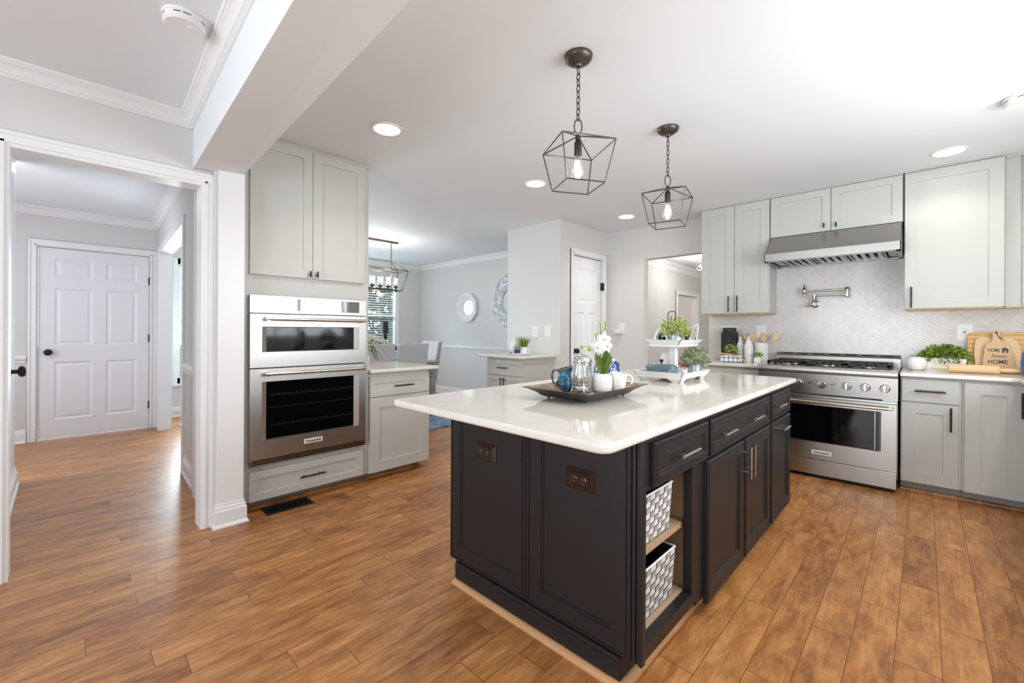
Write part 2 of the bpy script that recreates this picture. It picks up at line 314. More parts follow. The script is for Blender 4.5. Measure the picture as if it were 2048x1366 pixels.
# ------------------------------------------------------------------ geometry helpers
class MB:
    """collects shapes (world coordinates) and links them as ONE mesh object"""
    def __init__(s): s.v = []; s.f = []; s.attr = {}
    def add(s, v, f, M=None):
        o = len(s.v)
        s.v += [tuple(M @ Vector(p)) for p in v] if M else [tuple(p) for p in v]
        s.f += [tuple(i + o for i in q) for q in f]
        return s
    def box(s, x0, x1, y0, y1, z0, z1, M=None):
        if x1 < x0: x0, x1 = x1, x0
        if y1 < y0: y0, y1 = y1, y0
        if z1 < z0: z0, z1 = z1, z0
        return s.add([(x0, y0, z0), (x1, y0, z0), (x1, y1, z0), (x0, y1, z0), (x0, y0, z1), (x1, y0, z1), (x1, y1, z1), (x0, y1, z1)],
                     [(0, 3, 2, 1), (4, 5, 6, 7), (0, 1, 5, 4), (1, 2, 6, 5), (2, 3, 7, 6), (3, 0, 4, 7)], M)
    def hexa(s, bottom, top):
        return s.add(list(bottom) + list(top), [(0, 3, 2, 1), (4, 5, 6, 7), (0, 1, 5, 4), (1, 2, 6, 5), (2, 3, 7, 6), (3, 0, 4, 7)])
    def tube(s, path, r, n=8, closed=False, cap=True):
        P = [Vector(p) for p in path]; m = len(P)
        R = r if isinstance(r, (list, tuple)) else [r] * m
        base = len(s.v); prev = None
        for i, p in enumerate(P):
            if closed: t = P[(i + 1) % m] - P[i - 1]
            else: t = P[min(i + 1, m - 1)] - P[max(i - 1, 0)]
            t = t.normalized() if t.length > 1e-9 else Vector((0, 0, 1))
            if prev is None:
                a = Vector((0, 0, 1)) if abs(t.z) < 0.9 else Vector((1, 0, 0)); u = t.cross(a).normalized()
            else:
                u = (prev - t * prev.dot(t)); u = u.normalized() if u.length > 1e-6 else t.orthogonal().normalized()
            prev = u; w = t.cross(u)
            for k in range(n):
                a = 2 * PI * k / n; q = p + (u * math.cos(a) + w * math.sin(a)) * R[i]; s.v.append(tuple(q))
        for i in range(m if closed else m - 1):
            for k in range(n):
                a = base + i * n + k; b2 = base + i * n + (k + 1) % n
                j = (i + 1) % m; c = base + j * n + (k + 1) % n; d = base + j * n + k
                s.f.append((a, b2, c, d))
        if cap and not closed:
            s.f.append(tuple(base + k for k in range(n))[::-1]); s.f.append(tuple(base + (m - 1) * n + k for k in range(n)))
        return s
    def lathe(s, prof, c=(0, 0, 0), n=24, M=None, ang=2 * PI, flute=None):
        base = len(s.v); m = len(prof); full = abs(ang - 2 * PI) < 1e-6; cols = n if full else n + 1
        for k in range(cols):
            a = ang * k / n
            for (r, z) in prof:
                rr = r * (1 + (flute[1] * math.cos(flute[0] * a) if flute else 0))
                p = Vector((rr * math.cos(a), rr * math.sin(a), z))
                if M: p = M @ p
                s.v.append((p.x + c[0], p.y + c[1], p.z + c[2]))
        for k in range(n):
            j = (k + 1) % cols
            for i in range(m - 1):
                s.f.append((base + k * m + i, base + j * m + i, base + j * m + i + 1, base + k * m + i + 1))
        if full:
            if prof[0][0] > 1e-5 and prof[-1][0] > 1e-5:          # a ring: close the section
                for k in range(n): j = (k + 1) % cols; s.f.append((base + k * m + m - 1, base + j * m + m - 1, base + j * m, base + k * m))
            elif prof[0][0] > 1e-5: s.f.append(tuple(base + k * m for k in range(cols))[::-1])
            elif prof[-1][0] > 1e-5: s.f.append(tuple(base + k * m + m - 1 for k in range(cols)))
        return s
    def prism(s, poly, axis, a, b):
        """extrude a polygon; axis 0: poly=(y,z), 1: poly=(x,z), 2: poly=(x,y)"""
        def pt(p, t): return (t, p[0], p[1]) if axis == 0 else (p[0], t, p[1]) if axis == 1 else (p[0], p[1], t)
        n = len(poly); base = len(s.v)
        s.v += [pt(p, a) for p in poly] + [pt(p, b) for p in poly]
        s.f.append(tuple(base + i for i in range(n))); s.f.append(tuple(base + n + i for i in range(n))[::-1])
        for i in range(n):
            j = (i + 1) % n; s.f.append((base + i, base + n + i, base + n + j, base + j))
        return s
    def rings(s, w, h, t, prof, M):
        """a panel in local (u right, v up, d out): prof = [(inset, depth)...] from the rim inwards; t = thickness behind"""
        base = []
        base += [(-w / 2, -h / 2, -t), (w / 2, -h / 2, -t), (w / 2, h / 2, -t), (-w / 2, h / 2, -t)]
        for ins, d in prof:
            base += [(-w / 2 + ins, -h / 2 + ins, -d), (w / 2 - ins, -h / 2 + ins, -d), (w / 2 - ins, h / 2 - ins, -d), (-w / 2 + ins, h / 2 - ins, -d)]
        f = [(0, 3, 2, 1)]; k = len(prof)
        for i in range(k):
            a, b = i * 4, (i + 1) * 4
            for q in range(4): f.append((a + q, a + (q + 1) % 4, b + (q + 1) % 4, b + q))
        f.append((k * 4, k * 4 + 1, k * 4 + 2, k * 4 + 3))
        return s.add(base, f, M)
    def build(s, name, m, parent=None, bevel=0, smooth=None, seg=2):
        me = bpy.data.meshes.new(name); off = Vector((0, 0, 0))
        p = parent
        while p: off += p.location; p = p.parent
        me.from_pydata([tuple(Vector(v) - off) for v in s.v], [], s.f); me.update()
        bm = bmesh.new(); bm.from_mesh(me); bmesh.ops.recalc_face_normals(bm, faces=bm.faces); bm.to_mesh(me); bm.free()
        me.materials.append(MATS[m] if isinstance(m, str) else m)
        o = bpy.data.objects.new(name, me); COL.objects.link(o)
        if parent: o.parent = parent
        if smooth is not None:
            for pl in me.polygons: pl.use_smooth = True
            if smooth: me.set_sharp_from_angle(angle=math.radians(smooth))
        if bevel:
            b = o.modifiers.new('bevel', 'BEVEL'); b.width = bevel; b.segments = seg; b.limit_method = 'ANGLE'; b.angle_limit = math.radians(40); b.harden_normals = False
            for pl in me.polygons: pl.use_smooth = True
            if smooth is None: me.set_sharp_from_angle(angle=math.radians(50))
        return o

def tag(o, label=None, cat=None, group=None, kind=None):
    if label: o['label'] = label
    if cat: o['category'] = cat
    if group: o['group'] = group
    if kind: o['kind'] = kind
    return o
def thing(name, label, cat, loc=(0, 0, 0), group=None):
    o = bpy.data.objects.new(name, None); COL.objects.link(o); o.location = loc; o.empty_display_size = 0.05
    return tag(o, label, cat, group)
def struct(name, mb, m, label=None, bevel=0, parent=None, smooth=None):
    o = mb.build(name, m, parent, bevel=bevel, smooth=smooth); o['kind'] = 'structure'
    if label: o['label'] = label
    return o
def struct_root(name, loc, label=None):
    o = bpy.data.objects.new(name, None); COL.objects.link(o); o.location = loc; o['kind'] = 'structure'
    if label: o['label'] = label
    return o
def copy_tree(o, parent=None):
    c = o.copy(); COL.objects.link(c)
    if parent: c.parent = parent
    for ch in list(o.children): copy_tree(ch, c)
    return c
# orientation of flat fronts: local u,v,d -> world
def F_ym(x, y, z):   # faces -Y
    return Matrix(((1, 0, 0, x), (0, 0, -1, y), (0, 1, 0, z), (0, 0, 0, 1)))
def F_xm(x, y, z):   # faces -X
    return Matrix(((0, 0, -1, x), (-1, 0, 0, y), (0, 1, 0, z), (0, 0, 0, 1)))
def F_yp(x, y, z):   # faces +Y
    return Matrix(((-1, 0, 0, x), (0, 0, 1, y), (0, 1, 0, z), (0, 0, 0, 1)))
def F_xp(x, y, z):   # faces +X
    return Matrix(((0, 0, 1, x), (1, 0, 0, y), (0, 1, 0, z), (0, 0, 0, 1)))
SHAKER = lambda rail=0.062: [(0.0, 0.0015), (0.0015, 0.0), (rail, 0.0), (rail + 0.0015, 0.008)]
def front(kind, a0, a1, z0, z1, plane):
    """matrix and size for a front spanning a0..a1 (x for Y-facing, y for X-facing) and z0..z1"""
    w, h = abs(a1 - a0), z1 - z0; c, zc = (a0 + a1) / 2, (z0 + z1) / 2
    M = {'ym': F_ym(c, plane, zc), 'yp': F_yp(c, plane, zc), 'xm': F_xm(plane, c, zc), 'xp': F_xp(plane, c, zc)}[kind]
    return M, w, h
def panel_front(name, kind, a0, a1, z0, z1, plane, m, parent, rail=0.062, prof=None, t=0.02):
    M, w, h = front(kind, a0, a1, z0, z1, plane)
    return MB().rings(w, h, t, prof or SHAKER(rail), M).build(name, m, parent)
def bar_pull(name, kind, a, z, plane, length, vertical, m, parent, r=0.006, out=0.032, post=0.62):
    """round bar handle on two posts, centred at (a, z) of a front"""
    M, _, _ = front(kind, a, a, z, z, plane); mb = MB(); L = length / 2
    e = (lambda t, d: M @ Vector((0, t, d))) if vertical else (lambda t, d: M @ Vector((t, 0, d)))
    mb.tube([e(-L, out), e(L, out)], r, 10)
    for sgn in (-1, 1): mb.tube([e(sgn * L * post, -0.002), e(sgn * L * post, out)], r * 0.85, 8)
    return mb.build(name, m, parent, smooth=40)
def text_mesh(name, body, size, M, m, parent, depth=0.0006, shear=0.0, bold=0.0, width=None):
    c = bpy.data.curves.new(name, 'FONT'); c.body = body; c.size = size; c.extrude = depth; c.shear = shear; c.offset = bold
    c.align_x = 'CENTER'; c.align_y = 'CENTER'
    o = bpy.data.objects.new(name + '_tmp', c); COL.objects.link(o)
    bpy.context.view_layer.update()
    me = bpy.data.meshes.new_from_object(o.evaluated_get(bpy.context.evaluated_depsgraph_get()))
    bpy.data.objects.remove(o); bpy.data.curves.remove(c)
    xs = [v.co.x for v in me.vertices]
    if width and xs:
        k = width / (max(xs) - min(xs)); 
        for v in me.vertices: v.co.x *= k
    off = Vector((0, 0, 0)); p = parent
    while p: off += p.location; p = p.parent
    for v in me.vertices: v.co = (M @ v.co) - off
    me.name = name; me.materials.clear(); me.materials.append(MATS[m])
    t = bpy.data.objects.new(name, me); COL.objects.link(t); t.parent = parent
    return t
def leaf_cloud(n, ctr, rad, size, seed, droop=0.3, up=0.6, aspect=0.5, lo=0.0, shell=0.35, stems=True):
    """n small folded leaves filling a dome shaped clump, with thin twigs"""
    rnd = random.Random(seed); mb = MB(); c = Vector(ctr); R = Vector(rad)
    for i in range(n):
        while True:
            d = Vector((rnd.uniform(-1, 1), rnd.uniform(-1, 1), rnd.uniform(lo, 1)))
            if shell < d.length < 1: break
        p = c + Vector((d.x * R.x, d.y * R.y, d.z * R.z))
        out = Vector((d.x, d.y, d.z * 0.6 + up * rnd.uniform(-0.2, 1))) + Vector((rnd.uniform(-1, 1), rnd.uniform(-1, 1), rnd.uniform(-1, 1))) * 0.55
        out.normalize(); side = out.cross(Vector((rnd.uniform(-1, 1), rnd.uniform(-1, 1), rnd.uniform(-1, 1)))).normalized()
        nrm = out.cross(side); L = size * rnd.uniform(0.7, 1.25); W = L * aspect
        a = p; b = p + out * L * 0.5 + side * W * 0.5 + nrm * L * 0.08; e = p + out * L - Vector((0, 0, droop * L * 0.3)); d2 = p + out * L * 0.5 - side * W * 0.5 + nrm * L * 0.08
        m_ = p + out * L * 0.5
        mb.add([a, b, e, d2, m_], [(0, 1, 4), (1, 2, 4), (2, 3, 4), (3, 0, 4)])
    return mb
def wall_with_holes(name, axis, pos0, pos1, a0, a1, z0, z1, holes, m='wall_paint'):
    """wall slab along y (axis 0: x from pos0 to pos1) or along x (axis 1); holes = [(a0, a1, z0, z1)]"""
    mb = MB()
    def b(p, q, u, v):
        if q - p < 1e-4 or v - u < 1e-4: return
        if axis == 0: mb.box(pos0, pos1, p, q, u, v)
        else: mb.box(p, q, pos0, pos1, u, v)
    cur = a0
    for (h0, h1, u, v) in sorted(holes):
        b(cur, h0, z0, z1); b(h0, h1, z0, u); b(h0, h1, v, z1); cur = h1
    b(cur, a1, z0, z1)
    return struct(name, mb, m)
# ------------------------------------------------------------------ the setting
ZC = 2.492; ZL = 2.46
struct('floor', MB().box(-3.4, 12, -3.0, 7.6, -0.12, 0), 'wood_floor')
cb = MB()
cb.prism([(0.50, -1.4), (5.16, -1.4), (5.16, 7.6), (-1.5, 7.6), (-1.5, 3.2), (0.70, 3.2)], 2, ZC, ZC + 0.12)
struct('ceiling', cb, 'ceiling_paint')
lb = MB(); lb.prism([(-3.4, -1.4), (0.45, -1.4), (0.64, 3.2), (-3.4, 3.2)], 2, ZL, ZL + 0.15)
struct('ceiling_breakfast', lb, 'ceiling_paint')
struct('ceiling_family', MB().box(5.1, 12, -3.0, 4.0, 2.62, 2.75), 'ceiling_paint')
bx = lambda y, e: (0.528 - 0.0392 * (3.136 - y)) if e == 0 else (0.78 - 0.041 * (3.136 - y))
bm_ = MB()
bm_.hexa([(bx(-1.2, 0), -1.2, 2.152), (bx(-1.2, 1), -1.2, 2.152), (bx(3.14, 1), 3.14, 2.168), (bx(3.14, 0), 3.14, 2.152)],
         [(bx(-1.2, 0), -1.2, 2.55), (bx(-1.2, 1), -1.2, 2.55), (bx(3.14, 1), 3.14, 2.55), (bx(3.14, 0), 3.14, 2.55)])
struct('wall_beam', bm_, 'ceiling_paint')

wall_with_holes('wall_doorway', 1, 3.136, 3.256, -3.4, 0.66, 0, 2.6, [(-0.186, 0.575, 0, 2.068)])
cm = MB().box(0.645, 0.783, 3.074, 3.80, 0, 2.175)
struct('wall_column', cm, 'trim_white')
struct('wall_column_reveal', MB().box(0.627, 0.66, 3.10, 3.256, 0, 2.2), 'wall_paint')
struct('wall_oven_back', MB().box(0.66, 1.68, 3.80, 3.92, 0, 2.52), 'wall_paint')
wall_with_holes('wall_range', 0, 4.993, 5.106, -1.32, 3.05, 0, 2.65, [(1.735, 2.52, 0, 2.098)])
wall_with_holes('wall_pantry', 1, 3.038, 3.15, 3.972, 5.0, 0, 2.5, [(4.225, 4.872, 0, 2.122)])
struct('wall_closet_side', MB().box(3.972, 4.08, 3.15, 3.892, 0, 2.5), 'wall_paint')
struct('wall_closet_back', MB().box(4.08, 5.06, 3.79, 3.892, 0, 2.5), 'wall_paint')
struct('wall_dining_right', MB().box(5.03, 5.15, 3.85, 7.5, 0, 2.5), 'wall_paint')
wall_with_holes('wall_dining_front', 1, 7.4, 7.52, 0.85, 5.15, 0, 2.5, [(1.08, 1.98, 0.50, 2.12), (3.10, 4.47, 0.86, 2.08)])
wall_with_holes('wall_hall_back', 1, 6.8, 6.92, -1.4, 0.92, 0, 2.5, [(-0.193, 0.722, 0, 2.078)])
wall_with_holes('wall_hall_left', 0, -1.42, -1.30, 3.2, 6.9, 0, 2.5, [(4.4, 6.0, 0.45, 2.25)])  # the opening is unseen, added for the hall side fill
hx = lambda y: 0.660 + 0.14 * (y - 3.25) / 3.55
hw = MB()
for (y0, y1, z0, z1) in ((3.25, 4.58, 0, 2.5), (4.58, 6.50, 2.10, 2.5), (6.50, 6.85, 0, 2.5)):
    hw.hexa([(hx(y0), y0, z0), (hx(y0) + 0.095, y0, z0), (hx(y1) + 0.095, y1, z0), (hx(y1), y1, z0)], [(hx(y0), y0, z1), (hx(y0) + 0.095, y0, z1), (hx(y1) + 0.095, y1, z1), (hx(y1), y1, z1)])
struct('wall_hall_right', hw, 'wall_paint')
wall_with_holes('wall_sink', 1, -1.32, -1.20, -3.4, 5.1, 0, 2.6, [(-2.1, -0.3, 0.85, 2.15), (1.10, 3.50, 1.09, 2.15)])
wall_with_holes('wall_breakfast', 0, -3.4, -3.28, -1.3, 3.2, 0, 2.6, [(-0.25, 2.05, 0.05, 2.2)])
wall_with_holes('wall_family_back', 1, 3.84, 3.96, 5.10, 12, 0, 2.7, [(9.15, 10.25, 0, 2.0)])
struct('wall_family_right', MB().box(11.9, 12, -3, 6.2, 0, 2.7), 'wall_paint')
wall_with_holes('wall_family_front', 1, -3.0, -2.88, 5.10, 12, 0, 2.7, [(6.6, 9.4, 0.7, 2.3)])
struct('wall_family_left', MB().box(5.0, 5.106, -3.0, -1.32, 0, 2.7), 'wall_paint')
struct('wall_study', MB().box(8.4, 11.9, 6.0, 6.1, 0, 2.7).box(8.3, 8.4, 3.96, 6.1, 0, 2.7), 'ceiling_paint')
struct('ceiling_study', MB().box(8.3, 12, 3.9, 6.1, 2.5, 2.6), 'ceiling_paint')
struct('floor_study', MB().box(8.3, 12, 7.5, 3.9, -0.1, 0.001), 'wood_floor')

# ---- mouldings
def run(mb, p0, p1, nrm, prof):
    """profile [(out, z)] swept along the floor line p0 -> p1; nrm points into the room"""
    n = Vector((*nrm, 0)).normalized(); k = len(prof); base = len(mb.v)
    for p in (p0, p1):
        for o, z in prof: mb.v.append((p[0] + n.x * o, p[1] + n.y * o, z))
    mb.f.append(tuple(base + i for i in range(k))); mb.f.append(tuple(base + k + i for i in range(k))[::-1])
    for i in range(k):
        j = (i + 1) % k; mb.f.append((base + i, base + k + i, base + k + j, base + j))
    return mb
def crown_prof(z, O, D):
    return [(0, z), (O, z), (O, z - 0.010), (O - 0.004, z - 0.014), (O - 0.010, z - 0.014), (O - 0.012, z - 0.019), (O * 0.66, z - D * 0.30), (O * 0.46, z - D * 0.44), (O * 0.34, z - D * 0.60), (O * 0.28, z - D + 0.026), (0.022, z - D + 0.024), (0.022, z - D + 0.018), (0.015, z - D + 0.016), (0.015, z - D + 0.009), (0.009, z - D + 0.007), (0.009, z - D), (0, z - D)]
BASE = [(0, 0), (0.026, 0), (0.026, 0.008), (0.018, 0.020), (0.016, 0.022), (0.016, 0.098), (0.011, 0.106), (0.011, 0.118), (0.006, 0.124), (0.004, 0.14), (0, 0.14)]
RAIL = [(0, 0.835), (0.010, 0.838), (0.014, 0.86), (0.030, 0.876), (0.034, 0.895), (0.016, 0.905), (0.010, 0.912), (0, 0.915)]
t = MB(); run(t, (-3.3, 3.136), (0.60, 3.136), (0, -1), crown_prof(ZL, 0.062, 0.076))
struct('trim_crown_doorway', t, 'trim_white')
t = MB(); run(t, (bx(3.14, 0), 3.14), (bx(-1.2, 0), -1.2), (-1, 0.04), crown_prof(ZL, 0.062, 0.076))
struct('trim_crown_beam', t, 'trim_white')
t = MB(); run(t, (5.03, 3.85), (5.03, 7.4), (-1, 0), crown_prof(ZC, 0.07, 0.085)); struct('trim_crown_dining_right', t, 'trim_white')
t = MB(); run(t, (0.9, 7.4), (5.03, 7.4), (0, -1), crown_prof(ZC, 0.07, 0.085)); struct('trim_crown_dining_front', t, 'trim_white')
t = MB(); run(t, (-1.3, 6.8), (0.8, 6.8), (0, -1), crown_prof(ZC, 0.07, 0.085)); struct('trim_crown_hall_back', t, 'trim_white')
t = MB(); run(t, (hx(3.25), 3.25), (hx(6.8), 6.8), (-1, 0.04), crown_prof(ZC, 0.07, 0.085)); struct('trim_crown_hall_right', t, 'trim_white')
t = MB(); run(t, (5.106, 3.84), (11.9, 3.84), (0, -1), crown_prof(2.62, 0.10, 0.15)); struct('trim_crown_family', t, 'trim_white')
t = MB(); run(t, (5.03, 3.892), (5.03, 7.4), (-1, 0), RAIL); struct('trim_chair_rail_dining', t, 'trim_white')
t = MB(); run(t, (5.03, 3.892), (5.03, 7.4), (-1, 0), BASE); struct('baseboard_dining_right', t, 'trim_white')
t = MB(); run(t, (0.95, 7.4), (5.03, 7.4), (0, -1), BASE); struct('baseboard_dining_front', t, 'trim_white')
t = MB(); run(t, (-1.3, 6.8), (-0.27, 6.8), (0, -1), BASE); struct('baseboard_hall_back', t, 'trim_white')
t = MB(); run(t, (-1.3, 6.8), (-0.27, 6.8), (0, -1), RAIL); struct('trim_chair_rail_hall_back', t, 'trim_white')
t = MB(); run(t, (hx(3.26), 3.26), (hx(4.49), 4.49), (-1, 0.04), BASE); struct('baseboard_hall_right', t, 'trim_white')
t = MB(); run(t, (hx(3.26), 3.26), (hx(4.49), 4.49), (-1, 0.04), RAIL); struct('trim_chair_rail_hall_right', t, 'trim_white')
t = MB(); run(t, (-3.28, 3.136), (-0.256, 3.136), (0, -1), BASE); struct('baseboard_doorway', t, 'trim_white')
# moulded plinth round the foot of the column
t = MB(); run(t, (0.645, 3.074), (0.783, 3.074), (0, -1), BASE)
b2 = len(t.v)
k = len(BASE)
t = MB()
for (o, z) in BASE: pass
prev = None
for i in range(len(BASE)):
    o, z = BASE[i]
    ring = [(0.645 - o, 3.074 - o, z), (0.783 + o, 3.074 - o, z), (0.783 + o, 3.15, z), (0.645 - o, 3.15, z)]
    base_i = len(t.v); t.v += ring
    if prev is not None:
        for q in range(4): t.f.append((prev + q, prev + (q + 1) % 4, base_i + (q + 1) % 4, base_i + q))
    prev = base_i
struct('baseboard_column', t, 'trim_white')

def casing(name, kind, a0, a1, z1, plane, w=0.066, d=0.02, parent=None, reveal=0.006):
    """door casing round an opening, with a raised outer band"""
    mb = MB()
    def seg(p, q, u, v, dd):
        if kind == 'ym': mb.box(p, q, plane - dd, plane, u, v)
        elif kind == 'xm': mb.box(plane - dd, plane, p, q, u, v)
        elif kind == 'xp': mb.box(plane, plane + dd, p, q, u, v)
    for (p, q) in ((a0 - w, a0 - reveal), (a1 + reveal, a1 + w)): seg(p, q, 0, z1 + w, d * 0.6)
    for (p, q) in ((a0 - w, a0 - w + 0.018), (a1 + w - 0.018, a1 + w), (a0 - 0.022, a0 - reveal - 0.004), (a1 + reveal + 0.004, a1 + 0.022)): seg(p, q, 0, z1 + (w if q - p > 0.0175 and (p < a0 - 0.03 or q > a1 + 0.03) else 0.02), d)
    seg(a0 - reveal, a1 + reveal, z1 + reveal, z1 + w, d * 0.6)
    seg(a0 - w + 0.018, a1 + w - 0.018, z1 + w - 0.018, z1 + w, d); seg(a0 - 0.022, a1 + 0.022, z1 + reveal + 0.004, z1 + 0.022, d)
    return struct(name, mb, 'trim_white', parent=parent)
casing('trim_casing_doorway', 'ym', -0.186, 0.575, 2.068, 3.136)
struct('trim_jamb_doorway', MB().box(-0.196, -0.18, 3.125, 3.258, 0, 2.080).box(0.569, 0.585, 3.125, 3.258, 0, 2.080).box(-0.18, 0.569, 3.125, 3.258, 2.060, 2.080), 'trim_white')
casing('trim_casing_pantry', 'ym', 4.225, 4.872, 2.122, 3.038, w=0.064)
casing('trim_casing_hall_door', 'ym', -0.193, 0.722, 2.078, 6.8, w=0.07)
casing('trim_casing_family_door', 'ym', 9.15, 10.25, 2.0, 3.84, w=0.10)
# cased opening between hall and dining room
t = MB()
for (y0, y1, z0, z1) in ((4.50, 4.585, 0, 2.17), (6.495, 6.66, 0, 2.17), (4.585, 6.495, 2.095, 2.17)):
    t.hexa([(hx(y0) - 0.016, y0, z0), (hx(y0) + 0.111, y0, z0), (hx(y1) + 0.111, y1, z0), (hx(y1) - 0.016, y1, z0)], [(hx(y0) - 0.016, y0, z1), (hx(y0) + 0.111, y0, z1), (hx(y1) + 0.111, y1, z1), (hx(y1) - 0.016, y1, z1)])
struct('trim_casing_hall_opening', t, 'trim_white')

# ---- doors
def panel_door(name, kind, a0, a1, z0, z1, plane, t, panels, m, parent):
    """slab with moulded panels given as fractions (u0, u1, v0, v1)"""
    M, w, h = front(kind, a0, a1, z0, z1, plane); mb = MB()
    us = sorted({0, 1, *[p[0] for p in panels], *[p[1] for p in panels]}); vv = sorted({0, 1, *[p[2] for p in panels], *[p[3] for p in panels]})
    for i in range(len(us) - 1):
        for j in range(len(vv) - 1):
            uc, vc = (us[i] + us[i + 1]) / 2, (vv[j] + vv[j + 1]) / 2
            if any(p[0] < uc < p[1] and p[2] < vc < p[3] for p in panels): continue
            mb.box((us[i] - .5) * w, (us[i + 1] - .5) * w, (vv[j] - .5) * h, (vv[j + 1] - .5) * h, -t, 0, M)
    for (p, q, u, v) in panels:
        pw, ph = (q - p) * w, (v - u) * h
        T = M @ Matrix.Translation(((p + q) / 2 * w - w / 2, (u + v) / 2 * h - h / 2, 0))
        mb.rings(pw, ph, t * 0.9, [(0, 0), (0.006, 0.004), (0.016, 0.010), (0.024, 0.010), (0.045, 0.003)], T)
    return struct(name, mb, m, parent=parent)
SIX = [(.13, .46, .845, .945), (.58, .88, .845, .945), (.13, .46, .49, .79), (.58, .88, .49, .79), (.13, .46, .095, .40), (.58, .88, .095, .40)]
def knob_set(parent, kind, a, z, plane, m='matte_black'):
    M, _, _ = front(kind, a, a, z, z, plane); mb = MB()
    pr = [(0.0, 0.0), (0.032, 0.0), (0.032, 0.006), (0.012, 0.010), (0.012, 0.032), (0.030, 0.040), (0.034, 0.052), (0.026, 0.064), (0.0, 0.068)]
    T = M @ Matrix.Rotation(0, 4, 'X')
    mb.lathe(pr, n=20, M=T)
    return mb.build('door_knob', m, parent, smooth=50)
d1 = struct_root('door_1', (0.26, 6.82, 0)); panel_door('door_panel', 'ym', -0.188, 0.717, 0.014, 2.072, 6.815, 0.04, SIX, 'door_white', d1)
knob_set(d1, 'ym', -0.115, 0.945, 6.815)
for z in (1.78, 1.09, 0.28):
    MB().box(0.712, 0.727, 6.803, 6.82, z - 0.045, z + 0.045).tube([(0.7195, 6.803, z - 0.045), (0.7195, 6.803, z + 0.045)], 0.006, 8).build('hinge', 'matte_black', d1)
d2 = struct_root('door_2', (-0.190, 3.272, 0)); panel_door('door_panel', 'xp', 3.275, 3.94, 0.015, 2.05, -0.190, 0.035, SIX, 'door_white', d2)
knob_set(d2, 'xp', 3.86, 0.945, -0.190)
for z in (1.95, 1.05, 0.25):
    MB().box(-0.196, -0.183, 3.262, 3.285, z - 0.045, z + 0.045).build('hinge', 'matte_black', d2)
d2.rotation_euler = (0, 0, math.radians(2.9))
struct('wall_hall_stub', MB().box(-0.38, -0.258, 3.256, 5.04, 0, 2.5), 'trim_white')
t = MB(); run(t, (-0.258, 3.27), (-0.258, 5.04), (1, 0), BASE); struct('baseboard_hall_stub', t, 'trim_white')
d3 = struct_root('door_3', (4.55, 3.06, 0)); panel_door('door_panel', 'ym', 4.229, 4.868, 0.012, 2.115, 3.065, 0.035, [(.18, .82, .735, .935), (.18, .43, .10, .675), (.57, .82, .10, .675)], 'trim_white', d3)
knob_set(d3, 'ym', 4.285, 0.96, 3.065)
for z in (1.78, 0.3):
    MB().box(4.864, 4.882, 3.018, 3.066, z - 0.05, z + 0.05).build('hinge', 'matte_black', d3)

# ---- windows with frames, panes and blinds
def window(name, x0, x1, z0, z1, y, blind=True, slats=True):
    r = struct_root(name, ((x0 + x1) / 2, y, z0))
    f = MB()
    for (a, b, c, d) in ((x0 - 0.05, x0 + 0.03, z0 - 0.05, z1 + 0.05), (x1 - 0.03, x1 + 0.05, z0 - 0.05, z1 + 0.05), (x0, x1, z0 - 0.05, z0 + 0.03), (x0, x1, z1 - 0.03, z1 + 0.05)): f.box(a, b, y - 0.02, y + 0.06, c, d)
    f.box(x0, x1, y + 0.04, y + 0.075, (z0 + z1) / 2 - 0.02, (z0 + z1) / 2 + 0.02)
    f.box(x0 - 0.08, x1 + 0.08, y - 0.05, y + 0.0, z0 - 0.075, z0 - 0.045)
    struct('window_frame', f, 'trim_white', parent=r)
    struct('window_pane', MB().box(x0 + 0.02, x1 - 0.02, y + 0.055, y + 0.06, z0 + 0.02, z1 - 0.02), 'pane_glass', parent=r)
    if slats:
        sl = MB(); z = z0 + 0.05; k = 0
        while z < z1 - 0.06:
            a = 0.16; sl.add([(x0 + 0.035, y + 0.005, z - 0.004), (x1 - 0.035, y + 0.005, z - 0.004), (x1 - 0.035, y + 0.040, z + 0.003), (x0 + 0.035, y + 0.040, z + 0.003)], [(0, 1, 2, 3)])
            sl.add([(x0 + 0.035, y + 0.005, z - 0.0015), (x1 - 0.035, y + 0.005, z - 0.0015), (x1 - 0.035, y + 0.040, z + 0.0055), (x0 + 0.035, y + 0.040, z + 0.0055)], [(0, 1, 2, 3)]); z += 0.043
        struct('blind_slats', sl, 'blind_white', parent=r)
        struct('blind_rail', MB().box(x0 + 0.03, x1 - 0.03, y + 0.002, y + 0.045, z1 - 0.07, z1 - 0.02), 'blind_white', parent=r)
        cd = MB()
        for xx in (x0 + 0.2, x1 - 0.2): cd.tube([(xx, y + 0.006, z0 + 0.04), (xx, y + 0.006, z1 - 0.05)], 0.0015, 5)
        struct('blind_cord', cd, 'blind_white', parent=r)
    return r
window('window_1', 3.10, 4.47, 0.86, 2.08, 7.4)
window('window_2', 1.08, 1.98, 0.50, 2.12, 7.4)
def plain_window_y(name, x0, x1, z0, z1, y, bars):
    f = MB()
    for (a, b, c, d) in ((x0 - 0.06, x0, z0 - 0.06, z1 + 0.06), (x1, x1 + 0.06, z0 - 0.06, z1 + 0.06), (x0, x1, z0 - 0.06, z0), (x0, x1, z1, z1 + 0.06)): f.box(a, b, y, y + 0.02, c, d)
    for i in range(1, bars): xx = x0 + (x1 - x0) * i / bars; f.box(xx - 0.03, xx + 0.03, y - 0.04, y + 0.0, z0, z1)
    return struct(name, f, 'trim_white')
plain_window_y('window_3', 1.10, 3.50, 1.09, 2.15, -1.2, 3)
plain_window_y('window_4', -2.1, -0.3, 0.85, 2.15, -1.2, 2)  # unseen window, added to go with the breakfast fill light
f = MB()
